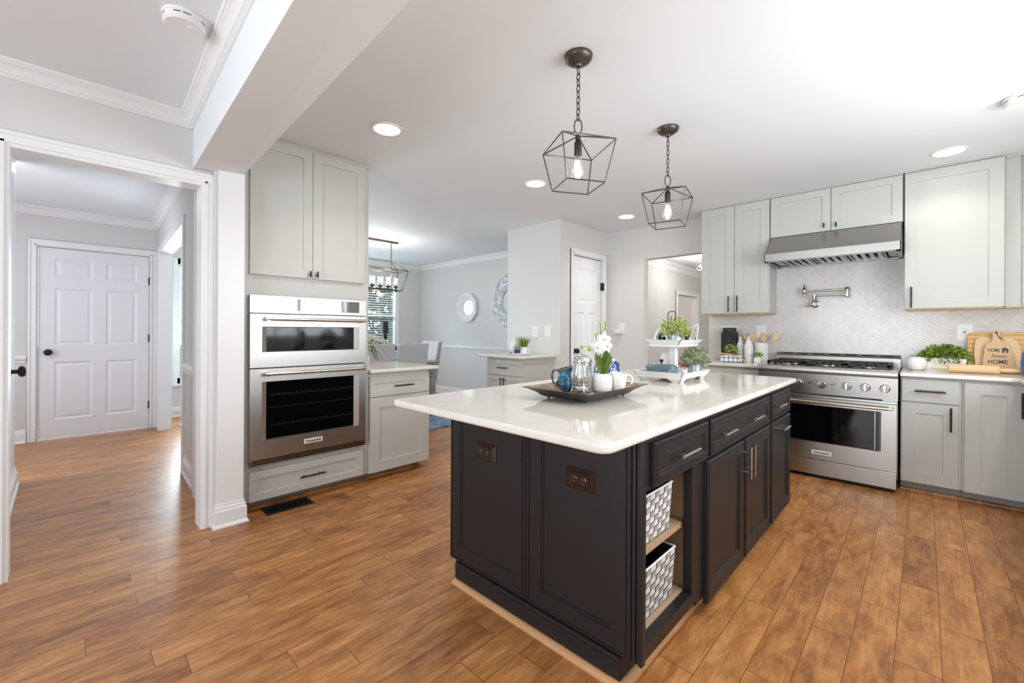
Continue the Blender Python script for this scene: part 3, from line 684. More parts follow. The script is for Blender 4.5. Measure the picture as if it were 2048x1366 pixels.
for (a, b, c, d) in ((-0.33, -0.25, 0, 2.28), (2.05, 2.13, 0, 2.28), (-0.25, 2.05, 2.2, 2.28), (0.86, 0.94, 0, 2.2)): f.box(-3.28, -3.26, a, b, c, d)
struct('window_5', f, 'trim_white')  # frame of the unseen breakfast opening added for light

# ---- backsplash of herringbone tile behind the range
def herringbone(y0, y1, z0, z1, x, L=0.075, W=0.0185, gap=0.0022):
    n = 4; W = L / n; mb = MB(); c, s = math.cos(PI / 4), math.sin(PI / 4)
    yc, zc = (y0 + y1) / 2, (z0 + z1) / 2; R = math.hypot(y1 - y0, z1 - z0) / 2 + L
    K = int(R / W) + 4
    def put(a, b, w, h):
        g = gap / 2
        pts = [(a * W + g, b * W + g), ((a + w) * W - g, b * W + g), ((a + w) * W - g, (b + h) * W - g), (a * W + g, (b + h) * W - g)]
        q = [(yc + (p[0] * c - p[1] * s), zc + (p[0] * s + p[1] * c)) for p in pts]
        if all(p[0] < y0 or p[0] > y1 for p in q) or all(p[1] < z0 or p[1] > z1 for p in q): return
        q = [(min(max(p[0], y0), y1), min(max(p[1], z0), z1)) for p in q]
        ar = abs(sum(q[i][0] * q[(i + 1) % 4][1] - q[(i + 1) % 4][0] * q[i][1] for i in range(4))) / 2
        if ar < 2e-5: return
        m_ = (sum(p[0] for p in q) / 4, sum(p[1] for p in q) / 4)
        if m_[1] > 1.45 and not (0.125 < m_[0] < 1.075): return
        mb.add([(x, p[0], p[1]) for p in q], [(0, 1, 2, 3)])
    for k in range(-K, K):
        for m in range(-K // n, K // n + 1):
            a, b = k + n * m, k - n * m
            if abs((a + n / 2) * W * c - b * W * s) > R or abs((a) * W * s + b * W * c) > R: continue
            put(a, b, n, 1); put(a + n, b - n + 1, 1, n)
    return mb
bs = struct_root('trim_backsplash', (4.98, 0.6, 0.9))
struct('grout_bed', MB().box(4.984, 4.993, -1.1, 1.735, 0.88, 1.44).box(4.984, 4.993, 0.118, 1.08, 1.44, 1.86), 'grout', parent=bs)
hb = herringbone(-0.75, 1.735, 0.895, 1.86, 4.9825); struct('tile', hb, 'herringbone_tile', parent=bs)
# ------------------------------------------------------------------ oven wall
def P_of(kind, plane):
    if kind == 'ym': return lambda a, z, d: (a, plane + d, z)
    if kind == 'xm': return lambda a, z, d: (plane + d, a, z)
def holed_front(name, kind, rect, hole, inner, plane, t, depth, m, parent, bevel=0.0):
    """slab front with a bevelled window opening; rects = (a0, a1, z0, z1)"""
    P = P_of(kind, plane); mb = MB()
    R = lambda r, d: [P(r[0], r[2], d), P(r[1], r[2], d), P(r[1], r[3], d), P(r[0], r[3], d)]
    v = R(rect, t) + R(rect, 0) + R(hole, 0) + R(inner, depth)
    f = []
    for i in range(3):
        for q in range(4): f.append((i * 4 + q, i * 4 + (q + 1) % 4, (i + 1) * 4 + (q + 1) % 4, (i + 1) * 4 + q))
    mb.add(v, f); return mb.build(name, m, parent)
def slab(name, kind, rect, plane, t, m, parent, bevel=0.002):
    P = P_of(kind, plane); a0, a1, z0, z1 = rect
    p, q = P(a0, z0, 0), P(a1, z1, t)
    return MB().box(p[0], q[0], p[1], q[1], p[2], q[2]).build(name, m, parent, bevel=bevel)
def t_pull(kind, a, z, plane, parent, L=0.044):
    M, _, _ = front(kind, a, a, z, z, plane); mb = MB()
    mb.tube([M @ Vector((0, -L / 2, 0.028)), M @ Vector((0, L / 2, 0.028))], 0.006, 8).tube([M @ Vector((0, 0, -0.002)), M @ Vector((0, 0, 0.028))], 0.005, 8)
    return mb.build('handle', 'pull_black', parent, smooth=40)

YF = 3.15
tc = thing('oven_cabinet', 'tall light grey cabinet that houses the double oven', 'cabinet', (1.225, 3.48, 0))
MB().box(0.786, 1.664, 3.17, 3.795, 0.07, 0.31).box(0.786, 1.664, 3.17, 3.795, 1.42, 2.472).box(0.786, 0.835, 3.17, 3.795, 0.31, 1.42).box(1.626, 1.664, 3.17, 3.795, 0.31, 1.42).box(0.835, 1.626, 3.76, 3.795, 0.31, 1.42).build('carcass', 'cabinet_grey', tc)
MB().box(0.786, 1.664, 3.165, 3.30, 2.472, 2.491).build('top_filler', 'cabinet_grey', tc)
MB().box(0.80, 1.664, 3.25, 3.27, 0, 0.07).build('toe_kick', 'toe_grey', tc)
for (a0, a1, hx_) in ((0.833, 1.2275, 1.205), (1.2305, 1.622, 1.254)):
    d = panel_front('door', 'ym', a0, a1, 1.562, 2.466, YF, 'cabinet_grey', tc); t_pull('ym', hx_, 1.592, YF, d)
d = panel_front('drawer', 'ym', 0.834, 1.621, 0.074, 0.27, YF, 'cabinet_grey', tc, rail=0.05)
bar_pull('handle', 'ym', 1.228, 0.173, YF, 0.175, False, 'pull_black', d)
sh = MB(); run(sh, (0.80, 3.25), (2.20, 3.25), (0, -1), [(0, 0), (0.018, 0), (0.016, 0.010), (0.008, 0.018), (0, 0.02)])
tag(sh.build('shoe_moulding', 'wood_floor'), 'brown wood shoe strip along the floor under the oven cabinet', 'molding')

wo = thing('double_oven', 'stainless steel double oven with microwave above, built into tall cabinet', 'oven', (1.23, 3.40, 0.31))
MB().box(0.838, 1.622, 3.155, 3.70, 0.312, 1.418).build('housing', 'matte_black', wo)
cp = holed_front('control_panel', 'ym', (0.830, 1.630, 1.310, 1.425), (0.901, 1.574, 1.330, 1.412), (0.902, 1.573, 1.331, 1.411), 3.135, 0.03, 0.003, 'steel_x', wo)
MB().box(0.9015, 1.5735, 3.138, 3.145, 1.3305, 1.4115).build('display_glass', 'display_glass', cp)
for a in (1.10, 1.45):
    kb = MB()
    for i in range(4):
        for j in range(2): kb.box(a + j * 0.016 - 0.004, a + j * 0.016 + 0.004, 3.1375, 3.1385, 1.345 + i * 0.016, 1.350 + i * 0.016)
    kb.build('keypad_marks', 'plastic_white', cp)
def oven_handle(kind, a0, a1, z, plane, out, parent, r=0.0105):
    P = P_of(kind, plane); mb = MB()
    mb.tube([P(a0, z, -out), P(a1, z, -out)], r, 14)
    h = mb.build('handle', 'nickel', parent, smooth=40)
    for a in (a0 + 0.012, a1 - 0.012):
        MB().tube([P(a, z, 0.001), P(a, z, -out * 0.5), P(a, z, -out - r * 0.5)], [0.016, 0.012, 0.0145], 14).build('handle_mount', 'chrome', h, smooth=40)
    return h
md = holed_front('microwave_door', 'ym', (0.830, 1.627, 0.950, 1.303), (0.900, 1.571, 1.052, 1.220), (0.930, 1.535, 1.058, 1.216), 3.13, 0.03, 0.018, 'steel_x', wo)
MB().box(0.928, 1.537, 3.148, 3.156, 1.056, 1.218).build('door_window', 'oven_black', md)
oven_handle('ym', 0.912, 1.60, 1.270, 3.13, 0.05, md)
od = holed_front('oven_door', 'ym', (0.830, 1.627, 0.352, 0.942), (0.900, 1.571, 0.471, 0.856), (0.931, 1.536, 0.474, 0.853), 3.13, 0.03, 0.018, 'steel_x', wo)
MB().box(0.929, 1.538, 3.148, 3.156, 0.472, 0.855).build('door_window', 'oven_black', od)
rk = MB()
for z in (0.56, 0.68, 0.76):
    rk.tube([(0.95, 3.1475, z), (1.52, 3.1475, z)], 0.0009, 6)
    if z != 0.68:
        for i in range(19): rk.box(0.97 + i * 0.03, 0.985 + i * 0.03, 3.1468, 3.1478, z + 0.008, z + 0.011)
rk.build('oven_rack', 'oven_rack', od)
oven_handle('ym', 0.912, 1.60, 0.910, 3.13, 0.05, od)
bd = MB().box(1.168, 1.294, 3.126, 3.131, 0.402, 0.434).build('badge', 'plastic_white', od, bevel=0.001)
text_mesh('lettering', 'KitchenAid', 0.024, F_ym(1.231, 3.1255, 0.418), 'lettering', bd, width=0.10, bold=0.0006)
vg = MB().box(0.832, 1.629, 3.155, 3.17, 0.307, 0.350)
for z in (0.309, 0.3215, 0.334, 0.3455): vg.box(0.832, 1.629, 3.137, 3.158, z, z + 0.0045)
vg.box(0.832, 0.842, 3.137, 3.158, 0.307, 0.350).box(1.619, 1.629, 3.137, 3.158, 0.307, 0.350)
vg.build('vent_grille', 'steel_x', wo)

pc = thing('peninsula_cabinet', 'light grey base cabinet beside the double oven, one drawer over one door', 'cabinet', (1.95, 3.48, 0))
MB().box(1.668, 2.240, 3.17, 3.80, 0.066, 0.858).build('carcass', 'cabinet_grey', pc)
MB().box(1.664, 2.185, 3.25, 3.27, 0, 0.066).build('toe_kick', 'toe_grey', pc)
d = panel_front('drawer', 'ym', 1.673, 2.234, 0.668, 0.826, YF, 'cabinet_grey', pc, rail=0.048); bar_pull('handle', 'ym', 1.968, 0.745, YF, 0.18, False, 'pull_black', d)
panel_front('door', 'ym', 1.673, 2.234, 0.066, 0.662, YF, 'cabinet_grey', pc, rail=0.085)
def countertop(name, poly, z0, z1, label, bevel=0.006, cat='countertop'):
    mb = MB().prism(poly, 2, z0, z1); o = mb.build(name, 'quartz', None, bevel=bevel, seg=3); return tag(o, label, cat)
def round_rect(x0, x1, y0, y1, r, n=6):
    pts = []
    for (cx, cy_, a) in ((x1 - r, y1 - r, 0), (x0 + r, y1 - r, 90), (x0 + r, y0 + r, 180), (x1 - r, y0 + r, 270)):
        for i in range(n + 1):
            q = math.radians(a + 90 * i / n); pts.append((cx + r * math.cos(q), cy_ + r * math.sin(q)))
    return pts
countertop('countertop', [(1.666, 3.12), (2.316, 3.12), (2.316, 3.86), (1.666, 3.86)], 0.8595, 0.887, 'short white quartz counter beside the tall oven cabinet')

# small cabinet against the closet wall
XB = 3.42
bc = thing('base_cabinet', 'small light grey cabinet behind the island, drawer over two doors', 'cabinet', (3.7, 3.4, 0))
MB().box(3.44, 3.970, 3.12, 3.69, 0.09, 0.893).build('carcass', 'cabinet_grey', bc)
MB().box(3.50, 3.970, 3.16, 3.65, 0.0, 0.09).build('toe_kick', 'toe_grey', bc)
d = panel_front('drawer', 'xm', 3.128, 3.682, 0.70, 0.872, XB, 'cabinet_grey', bc, rail=0.045); bar_pull('handle', 'xm', 3.41, 0.785, XB, 0.15, False, 'pull_black', d)
for (a0, a1, h) in ((3.128, 3.403, 3.38), (3.407, 3.682, 3.43)):
    d = panel_front('door', 'xm', a0, a1, 0.10, 0.693, XB, 'cabinet_grey', bc, rail=0.05); bar_pull('handle', 'xm', h, 0.61, XB, 0.13, True, 'pull_black', d)
countertop('countertop', [(3.385, 3.085), (3.970, 3.085), (3.970, 3.80), (3.385, 3.80)], 0.895, 0.925, 'white quartz top on the small cabinet by the closet wall')

# ------------------------------------------------------------------ range wall
XD = 4.42
def wall_cabinet(name, label, y0, y1, z0, z1, doors, xf=4.69, back=4.991):
    w = thing(name, label, 'cabinet', ((xf + back) / 2, (y0 + y1) / 2, z0))
    MB().box(xf + 0.02, back, y0, y1, z0 + 0.004, z1).build('carcass', 'cabinet_grey', w)
    MB().box(xf + 0.03, back - 0.01, y0 + 0.004, y1 - 0.004, z0 - 0.006, z0 + 0.004).build('underside', 'maple', w)
    for (a0, a1, hy, hz, kind) in doors:
        d = panel_front('door', 'xm', a0, a1, z0 + 0.002, z1 - 0.006, xf, 'cabinet_grey', w, rail=0.075 if kind != 'T' else 0.06)
        if kind == 'bar': bar_pull('handle', 'xm', hy, hz, xf, 0.165, True, 'pull_black', d)
        elif kind == 'T': t_pull('xm', hy, hz, xf, d, 0.042)
    MB().box(xf + 0.004, back, y0, y1, z1, ZC - 0.001).build('top_filler', 'cabinet_grey', w)
    return w
wall_cabinet('upper_cabinet', 'light grey two-door wall cabinet left of the range hood', 1.076, 1.716, 1.387, 2.483, [(1.079, 1.3885, 1.356, 1.483, 'bar'), (1.3925, 1.712, 1.437, 1.481, 'bar')])
wall_cabinet('upper_cabinet', 'short light grey two-door wall cabinet above the range hood', 0.127, 1.072, 2.099, 2.483, [(0.134, 0.598, 0.562, 2.143, 'T'), (0.603, 1.068, 0.649, 2.150, 'T')])
wall_cabinet('upper_cabinet', 'light grey single-door wall cabinet right of the range hood', -0.418, 0.120, 1.392, 2.484, [(-0.415, 0.116, 0.077, 1.482, 'bar')])
wall_cabinet('upper_cabinet', 'light grey corner wall cabinet cut by the right picture edge', -0.96, -0.424, 1.395, 2.478, [(-0.95, -0.506, 0, 0, 'none')], xf=4.745)

hd = thing('range_hood', 'stainless steel range hood above the gas range', 'range hood', (4.72, 0.6, 1.84))
HY0, HY1 = 0.131, 1.064
h = MB(); h.prism([(4.69, 2.096), (4.445, 1.908), (4.445, 1.840), (4.455, 1.840), (4.455, 1.903), (4.70, 2.086), (4.975, 2.086), (4.975, 2.096)], 1, HY0, HY1)
for y in (HY0, HY1 - 0.006): h.prism([(4.69, 2.096), (4.445, 1.908), (4.445, 1.840), (4.98, 1.840), (4.98, 2.096)], 1, y, y + 0.006)
h.box(4.445, 4.50, HY0, HY1, 1.838, 1.842); h.box(4.93, 4.98, HY0, HY1, 1.838, 1.842); h.box(4.445, 4.98, HY0, HY0 + 0.03, 1.838, 1.842).box(4.445, 4.98, HY1 - 0.03, HY1, 1.838, 1.842)
h.build('shell', 'steel_y', hd)
MB().box(4.50, 4.93, HY0 + 0.02, HY1 - 0.02, 1.885, 1.89).build('inner_plate', 'slot_dark', hd)
bf = [MB() for _ in range(3)]
for i in range(3):
    y0 = HY0 + 0.10 + i * 0.25
    bf[i].box(4.50, 4.93, y0, y0 + 0.012, 1.845, 1.868).box(4.50, 4.93, y0 + 0.222, y0 + 0.236, 1.845, 1.868).box(4.50, 4.515, y0, y0 + 0.236, 1.845, 1.868).box(4.915, 4.93, y0, y0 + 0.236, 1.845, 1.868)
    for k in range(4): bf[i].box(4.50, 4.93, y0 + 0.020 + k * 0.054, y0 + 0.050 + k * 0.054, 1.848, 1.856)
    bf[i].build('baffle_filter', 'steel_y', hd)
for y in (HY0 + 0.055, HY1 - 0.055): MB().box(4.50, 4.93, y - 0.03, y + 0.03, 1.852, 1.862).build('light_panel', 'steel_y', hd)

rg = thing('gas_range', 'stainless steel gas range with round knobs and black oven window', 'range', (4.62, 0.6, 0))
RY0, RY1 = 0.140, 1.064; RX = 4.285
MB().box(RX + 0.04, 4.975, RY0 + 0.003, RY1 - 0.003, 0.095, 0.895).build('body', 'steel_y', rg)
MB().box(RX + 0.055, 4.9, RY0 + 0.02, RY1 - 0.02, 0.0, 0.10).build('toe_kick', 'matte_black', rg)
MB().prism([(RX + 0.06, 0.858), (RX - 0.022, 0.858), (RX - 0.027, 0.866), (RX - 0.025, 0.908), (RX - 0.018, 0.917), (RX + 0.06, 0.917)], 1, RY0, RY1).build('front_ledge', 'steel_y', rg, bevel=0.003)
MB().box(RX + 0.05, 4.975, RY0, RY1, 0.885, 0.905).build('cooktop', 'steel_y', rg)
cpn = MB().prism([(RX + 0.06, 0.694), (RX + 0.002, 0.694), (RX - 0.004, 0.858), (RX + 0.06, 0.858)], 1, RY0, RY1).build('control_panel', 'steel_y', rg)
MB().box(RX + 0.004, RX + 0.05, RY0 + 0.09, RY1 - 0.09, 0.683, 0.6935).build('vent_slot', 'slot_dark', rg)
MB().box(RX - 0.004, RX + 0.045, RY0 + 0.002, RY1 - 0.002, 0.664, 0.682).build('trim_strip', 'steel_y', rg, bevel=0.002)
def range_knob(y, r, big):
    k = MB(); M = F_xm(RX - 0.001, y, 0.777)
    k.lathe([(0, 0), (r * 1.12, 0), (r * 1.12, 0.006), (r * 1.0, 0.010), (r * 0.98, 0.030), (r * 0.90, 0.036), (0, 0.036)], n=28, M=M)
    ko = k.build('knob', 'knob_steel', rg, smooth=40)
    MB().lathe([(r * 0.92, 0.0365), (r * 1.0, 0.0365), (r * 1.0, 0.010), (r * 1.04, 0.008), (r * 1.05, 0.012), (r * 1.02, 0.039), (r * 0.95, 0.040)], n=28, M=M).build('rim', 'chrome', ko, smooth=40)
    g = MB()
    if big:
        for i in range(24):
            a = 2 * PI * i / 24; g.add([(0, 0, 0.0385), (r * .86 * math.cos(a), r * .86 * math.sin(a), 0.0365), (r * .86 * math.cos(a + .13), r * .86 * math.sin(a + .13), 0.0375)], [(0, 1, 2)], M)
    else: g.box(-r * 0.26, r * 0.26, -r * 0.93, r * 0.93, 0.030, 0.050, M)
    g.build('grip', 'nickel', ko, bevel=0 if big else 0.002)
for (y, r, big) in ((0.213, 0.028, 0), (0.327, 0.028, 0), (0.441, 0.028, 0), (0.605, 0.033, 1), (0.763, 0.028, 0), (0.877, 0.028, 0), (0.991, 0.028, 0)): range_knob(y, r, big)
for y in (0.527, 0.683):
    MB().box(RX - 0.004, RX + 0.0, y - 0.014, y - 0.002, 0.782, 0.789).box(RX - 0.004, RX + 0.0, y + 0.002, y + 0.014, 0.775, 0.782).build('indicator', 'slot_dark', rg)
rd = holed_front('oven_door', 'xm', (RY0 + 0.008, RY1 - 0.004, 0.158, 0.660), (0.234, 0.972, 0.298, 0.600), (0.250, 0.956, 0.302, 0.596), RX, 0.045, 0.014, 'steel_y', rg)
MB().box(RX + 0.013, RX + 0.022, 0.248, 0.958, 0.300, 0.598).build('door_window', 'oven_black', rd)
MB().box(RX + 0.006, RX + 0.013, 0.268, 0.273, 0.303, 0.595).build('window_trim', 'steel_y', rd)
oven_handle('xm', RY0 + 0.028, RY1 - 0.028, 0.632, RX, 0.055, rd, r=0.0125)
bd = MB().box(RX - 0.005, RX + 0.0, 0.537, 0.669, 0.200, 0.232).build('badge', 'plastic_white', rd, bevel=0.001)
text_mesh('lettering', 'KitchenAid', 0.024, F_xm(RX - 0.0055, 0.603, 0.216), 'lettering', bd, width=0.105, bold=0.0006)
MB().box(RX - 0.003, RX + 0.04, RY0 + 0.006, RY1 - 0.004, 0.030, 0.154).build('kick_panel', 'steel_y', rg, bevel=0.003)
bg = MB().prism([(4.90, 0.90), (4.975, 0.90), (4.975, 1.005), (4.935, 1.005), (4.90, 0.975)], 1, RY0 + 0.004, RY1 - 0.004).build('back_guard', 'steel_y', rg)
sl = MB()
for i in range(7): sl.add([(4.9285, RY0 + 0.05 + i * 0.122, 1.000), (4.9285, RY0 + 0.135 + i * 0.122, 1.000), (4.9115, RY0 + 0.135 + i * 0.122, 0.9845), (4.9115, RY0 + 0.05 + i * 0.122, 0.9845)], [(0, 1, 2, 3)])
sl.build('vent_slots', 'slot_dark', bg)
for i in range(3):
    y0 = RY0 + 0.05 + i * 0.278; g = MB(); y1 = y0 + 0.270
    for x in (4.375, 4.845): g.box(x, x + 0.018, y0, y1, 0.932, 0.948)
    for y in (y0, y1 - 0.016): g.box(4.375, 4.867, y, y + 0.016, 0.932, 0.948)
    for x in (4.375, 4.61, 4.845):
        for y in (y0, y1 - 0.016): g.box(x, x + 0.018, y, y + 0.016, 0.9055, 0.932)
    for x in (4.46, 4.56, 4.67, 4.77): g.box(x, x + 0.012, y0, y1, 0.934, 0.948)
    for y in (y0 + 0.08, y0 + 0.128, y0 + 0.176): g.box(4.375, 4.867, y, y + 0.010, 0.936, 0.948)
    g.build('burner_grate', 'black_iron', rg)
    for x in (4.48, 4.75):
        MB().lathe([(0, 0.905), (0.052, 0.905), (0.050, 0.914), (0.036, 0.916), (0.036, 0.925), (0, 0.926)], (x, y0 + 0.135, 0), 20).build('burner', 'nickel', rg, smooth=40)

def base_unit(label, y0, y1, name='base_cabinet'):
    w = thing(name, label, 'cabinet', (4.7, (y0 + y1) / 2, 0))
    MB().box(4.44, 4.985, y0, y1, 0.078, 0.868).build('carcass', 'cabinet_grey', w)
    MB().box(4.490, 4.505, y0, y1, 0.0, 0.078).build('toe_kick', 'toe_grey', w)
    return w
w = base_unit('narrow light grey base cabinet right of the range, drawer over door', -0.194, 0.130)
d = panel_front('drawer', 'xm', -0.182, 0.122, 0.684, 0.852, XD, 'cabinet_grey', w, rail=0.075); bar_pull('handle', 'xm', -0.031, 0.767, XD, 0.165, False, 'pull_black', d)
d = panel_front('door', 'xm', -0.178, 0.124, 0.078, 0.677, XD, 'cabinet_grey', w, rail=0.077); bar_pull('handle', 'xm', -0.139, 0.575, XD, 0.172, True, 'pull_black', d)
w = base_unit('light grey corner base cabinet with one tall door, at right picture edge', -0.50, -0.196)
d = panel_front('door', 'xm', -0.485, -0.207, 0.075, 0.848, XD, 'cabinet_grey', w, rail=0.079); bar_pull('handle', 'xm', -0.472, 0.718, XD, 0.172, True, 'pull_black', d)
w = base_unit('light grey base cabinet left of the range, behind the island', 1.074, 1.70)
panel_front('drawer', 'xm', 1.080, 1.694, 0.684, 0.845, XD, 'cabinet_grey', w, rail=0.06); 
for (a0, a1) in ((1.080, 1.385), (1.389, 1.694)): panel_front('door', 'xm', a0, a1, 0.078, 0.677, XD, 'cabinet_grey', w)
sh = MB(); run(sh, (4.490, 0.13), (4.490, -0.50), (-1, 0), [(0, 0), (0.018, 0), (0.016, 0.010), (0.008, 0.018), (0, 0.02)])
tag(sh.build('shoe_moulding', 'wood_floor'), 'brown wood shoe strip along the floor under the right base cabinets', 'molding')
countertop('countertop', [(4.390, 0.134), (4.390, -0.425), (4.360, -0.455), (1.0, -0.455), (1.0, -1.197), (4.982, -1.197), (4.982, 0.134)], 0.8695, 0.900, 'white quartz counter right of the range, turning the corner')
countertop('countertop', [(4.390, 1.071), (4.982, 1.071), (4.982, 1.70), (4.390, 1.70)], 0.8695, 0.900, 'white quartz counter left of the range')
w = thing('sink_cabinet', 'light grey base cabinet run under the sink window', 'cabinet', (2.7, -0.85, 0))
MB().box(1.02, 4.43, -1.19, -0.505, 0.078, 0.868).build('carcass', 'cabinet_grey', w)
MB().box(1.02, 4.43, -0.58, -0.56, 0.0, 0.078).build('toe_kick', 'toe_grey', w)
for i in range(6): panel_front('door', 'yp', 1.05 + i * 0.545, 1.05 + i * 0.545 + 0.535, 0.080, 0.845, -0.485, 'cabinet_grey', w)

# ------------------------------------------------------------------ island
il = thing('kitchen_island', 'dark espresso kitchen island with open basket shelves at its near corner', 'kitchen island', (2.34, 1.17, 0))
BEAD = lambda rail: [(0, 0.004), (0.004, 0.0), (0.010, 0.0), (0.012, 0.004), (0.017, 0.004), (0.019, 0.0), (rail, 0.0), (rail + 0.003, 0.005), (rail + 0.009, 0.005), (rail + 0.012, 0.010)]
IY = 0.645
body = MB()
body.box(1.325, 3.365, 1.06, 1.660, 0.09, 0.851).box(1.775, 3.365, 0.665, 1.06, 0.09, 0.851)
body.box(1.325, 1.350, 0.700, 1.06, 0.09, 0.851).box(1.350, 1.775, 0.700, 1.06, 0.670, 0.851)
body.box(1.325, 1.3415, 0.665, 0.700, 0.105, 0.851).box(1.735, 1.775, 0.665, 0.700, 0.105, 0.851).box(1.3415, 1.735, 0.665, 0.700, 0.105, 0.155).box(1.3415, 1.735, 0.665, 0.700, 0.665, 0.851).box(1.325, 1.775, 0.70, 1.06, 0.09, 0.150)
body.build('carcass', 'espresso', il)
MB().box(1.350, 1.353, 0.702, 1.06, 0.155, 0.67).box(1.772, 1.775, 0.702, 1.06, 0.155, 0.67).box(1.353, 1.772, 1.055, 1.06, 0.155, 0.67).box(1.353, 1.772, 0.702, 1.06, 0.150, 0.156).build('niche_lining', 'shelf_wood', il)
MB().box(1.355, 1.770, 0.708, 1.05, 0.408, 0.428).build('shelf', 'shelf_wood', il)
pins = MB()
for y in (0.74, 0.98):
    for i in range(12):
        if abs(0.20 + i * 0.037 - 0.418) > 0.03: pins.box(1.7712, 1.7718, y - 0.003, y + 0.003, 0.197 + i * 0.037, 0.203 + i * 0.037)
pins.build('shelf_pin_holes', 'nickel', il)
for (a0, a1) in ((1.172, 1.663), (0.700, 1.163)):
    panel_front('end_panel', 'xm', a0, a1, 0.100, 0.85, 1.305, 'espresso', il, prof=BEAD(0.072), t=0.0205)
MB().box(1.310, 1.33, 1.1635, 1.1715, 0.10, 0.85).build('panel_gap', 'espresso_dark', il)
post = MB().box(1.305, 1.325, 0.684, 0.697, 0.10, 0.85).box(1.311, 1.325, 0.674, 0.684, 0.10, 0.85).box(1.306, 1.332, 0.660, 0.674, 0.10, 0.85)
post.build('corner_post', 'espresso', il, bevel=0.003)
bs_ = MB().box(1.300, 3.355, 0.735, 1.612, 0.0, 0.0995)
o = bs_.build('plinth', 'espresso_dark', il)
bmld = MB(); run(bmld, (1.302, 0.735), (1.302, 1.612), (-1, 0), [(0, 0.0), (0.004, 0), (0.004, 0.072), (0.008, 0.074), (0.008, 0.082), (0.004, 0.084), (0.004, 0.09), (0, 0.094)])
bmld.build('base_moulding', 'espresso', il)
sm = MB(); QR = [(0, 0), (0.022, 0), (0.021, 0.008), (0.016, 0.015), (0.008, 0.020), (0, 0.021)]
run(sm, (1.299, 0.712), (1.299, 1.614), (-1, 0), QR)
sm.build('shoe_moulding', 'shoe_wood', il)
sm = MB(); run(sm, (1.277, 0.735), (3.35, 0.735), (0, -1), QR); sm.build('shoe_moulding', 'shoe_wood', il)
for (a0, a1, hs) in ((1.367, 1.861, (1.588,)), (1.888, 2.851, (2.035, 2.485)), (2.894, 3.369, (3.005,))):
    d = panel_front('drawer', 'ym', a0, a1, 0.675, 0.827, IY, 'espresso', il, prof=BEAD(0.034))
    for hx_ in hs: bar_pull('handle', 'ym', hx_, 0.758, IY, 0.150, False, 'nickel', d, r=0.0065, out=0.036)
for (a0, a1, hx_, vert) in ((1.852, 2.353, 2.336, 1), (2.374, 2.853, 2.400, 1), (2.886, 3.371, 3.105, 0)):
    d = panel_front('door', 'ym', a0, a1, 0.066, 0.659, IY, 'espresso', il, prof=BEAD(0.062))
    if vert: bar_pull('handle', 'ym', hx_, 0.557, IY, 0.155, True, 'nickel', d, r=0.0065, out=0.036)
    else: bar_pull('handle', 'ym', hx_, 0.605, IY, 0.150, False, 'nickel', d, r=0.0065, out=0.036)
def brown_outlet(y, z, label):
    o = thing('power_outlet', label, 'outlet', (1.305, y, z))
    MB().rings(0.126, 0.080, 0.012, [(0, 0.012), (0.003, 0.010), (0.016, 0.002), (0.018, 0.0)], F_xm(1.3015, y, z)).build('cover_plate', 'outlet_brown', o)
    for dy in (-0.020, 0.020):
        M = F_xm(1.3015, y + dy, z); MB().lathe([(0, 0), (0.0165, 0), (0.0165, 0.002), (0.014, 0.003), (0, 0.003)], n=20, M=M).build('socket', 'outlet_brown', o, smooth=40)
        s_ = MB()
        for q in (-0.006, 0.006): s_.box(-0.004, 0.004, q - 0.0012, q + 0.0012, 0.003, 0.0035, M)
        s_.build('slots', 'nickel', o)
    return o
brown_outlet(1.414, 0.656, 'glossy brown outlet plate on the left end panel of the island')
brown_outlet(0.909, 0.656, 'glossy brown outlet plate on the right end panel of the island')
countertop('island_countertop', round_rect(1.042, 3.525, 0.632, 1.776, 0.045), 0.852, 0.882, 'large white veined quartz top on the dark island', bevel=0.010)

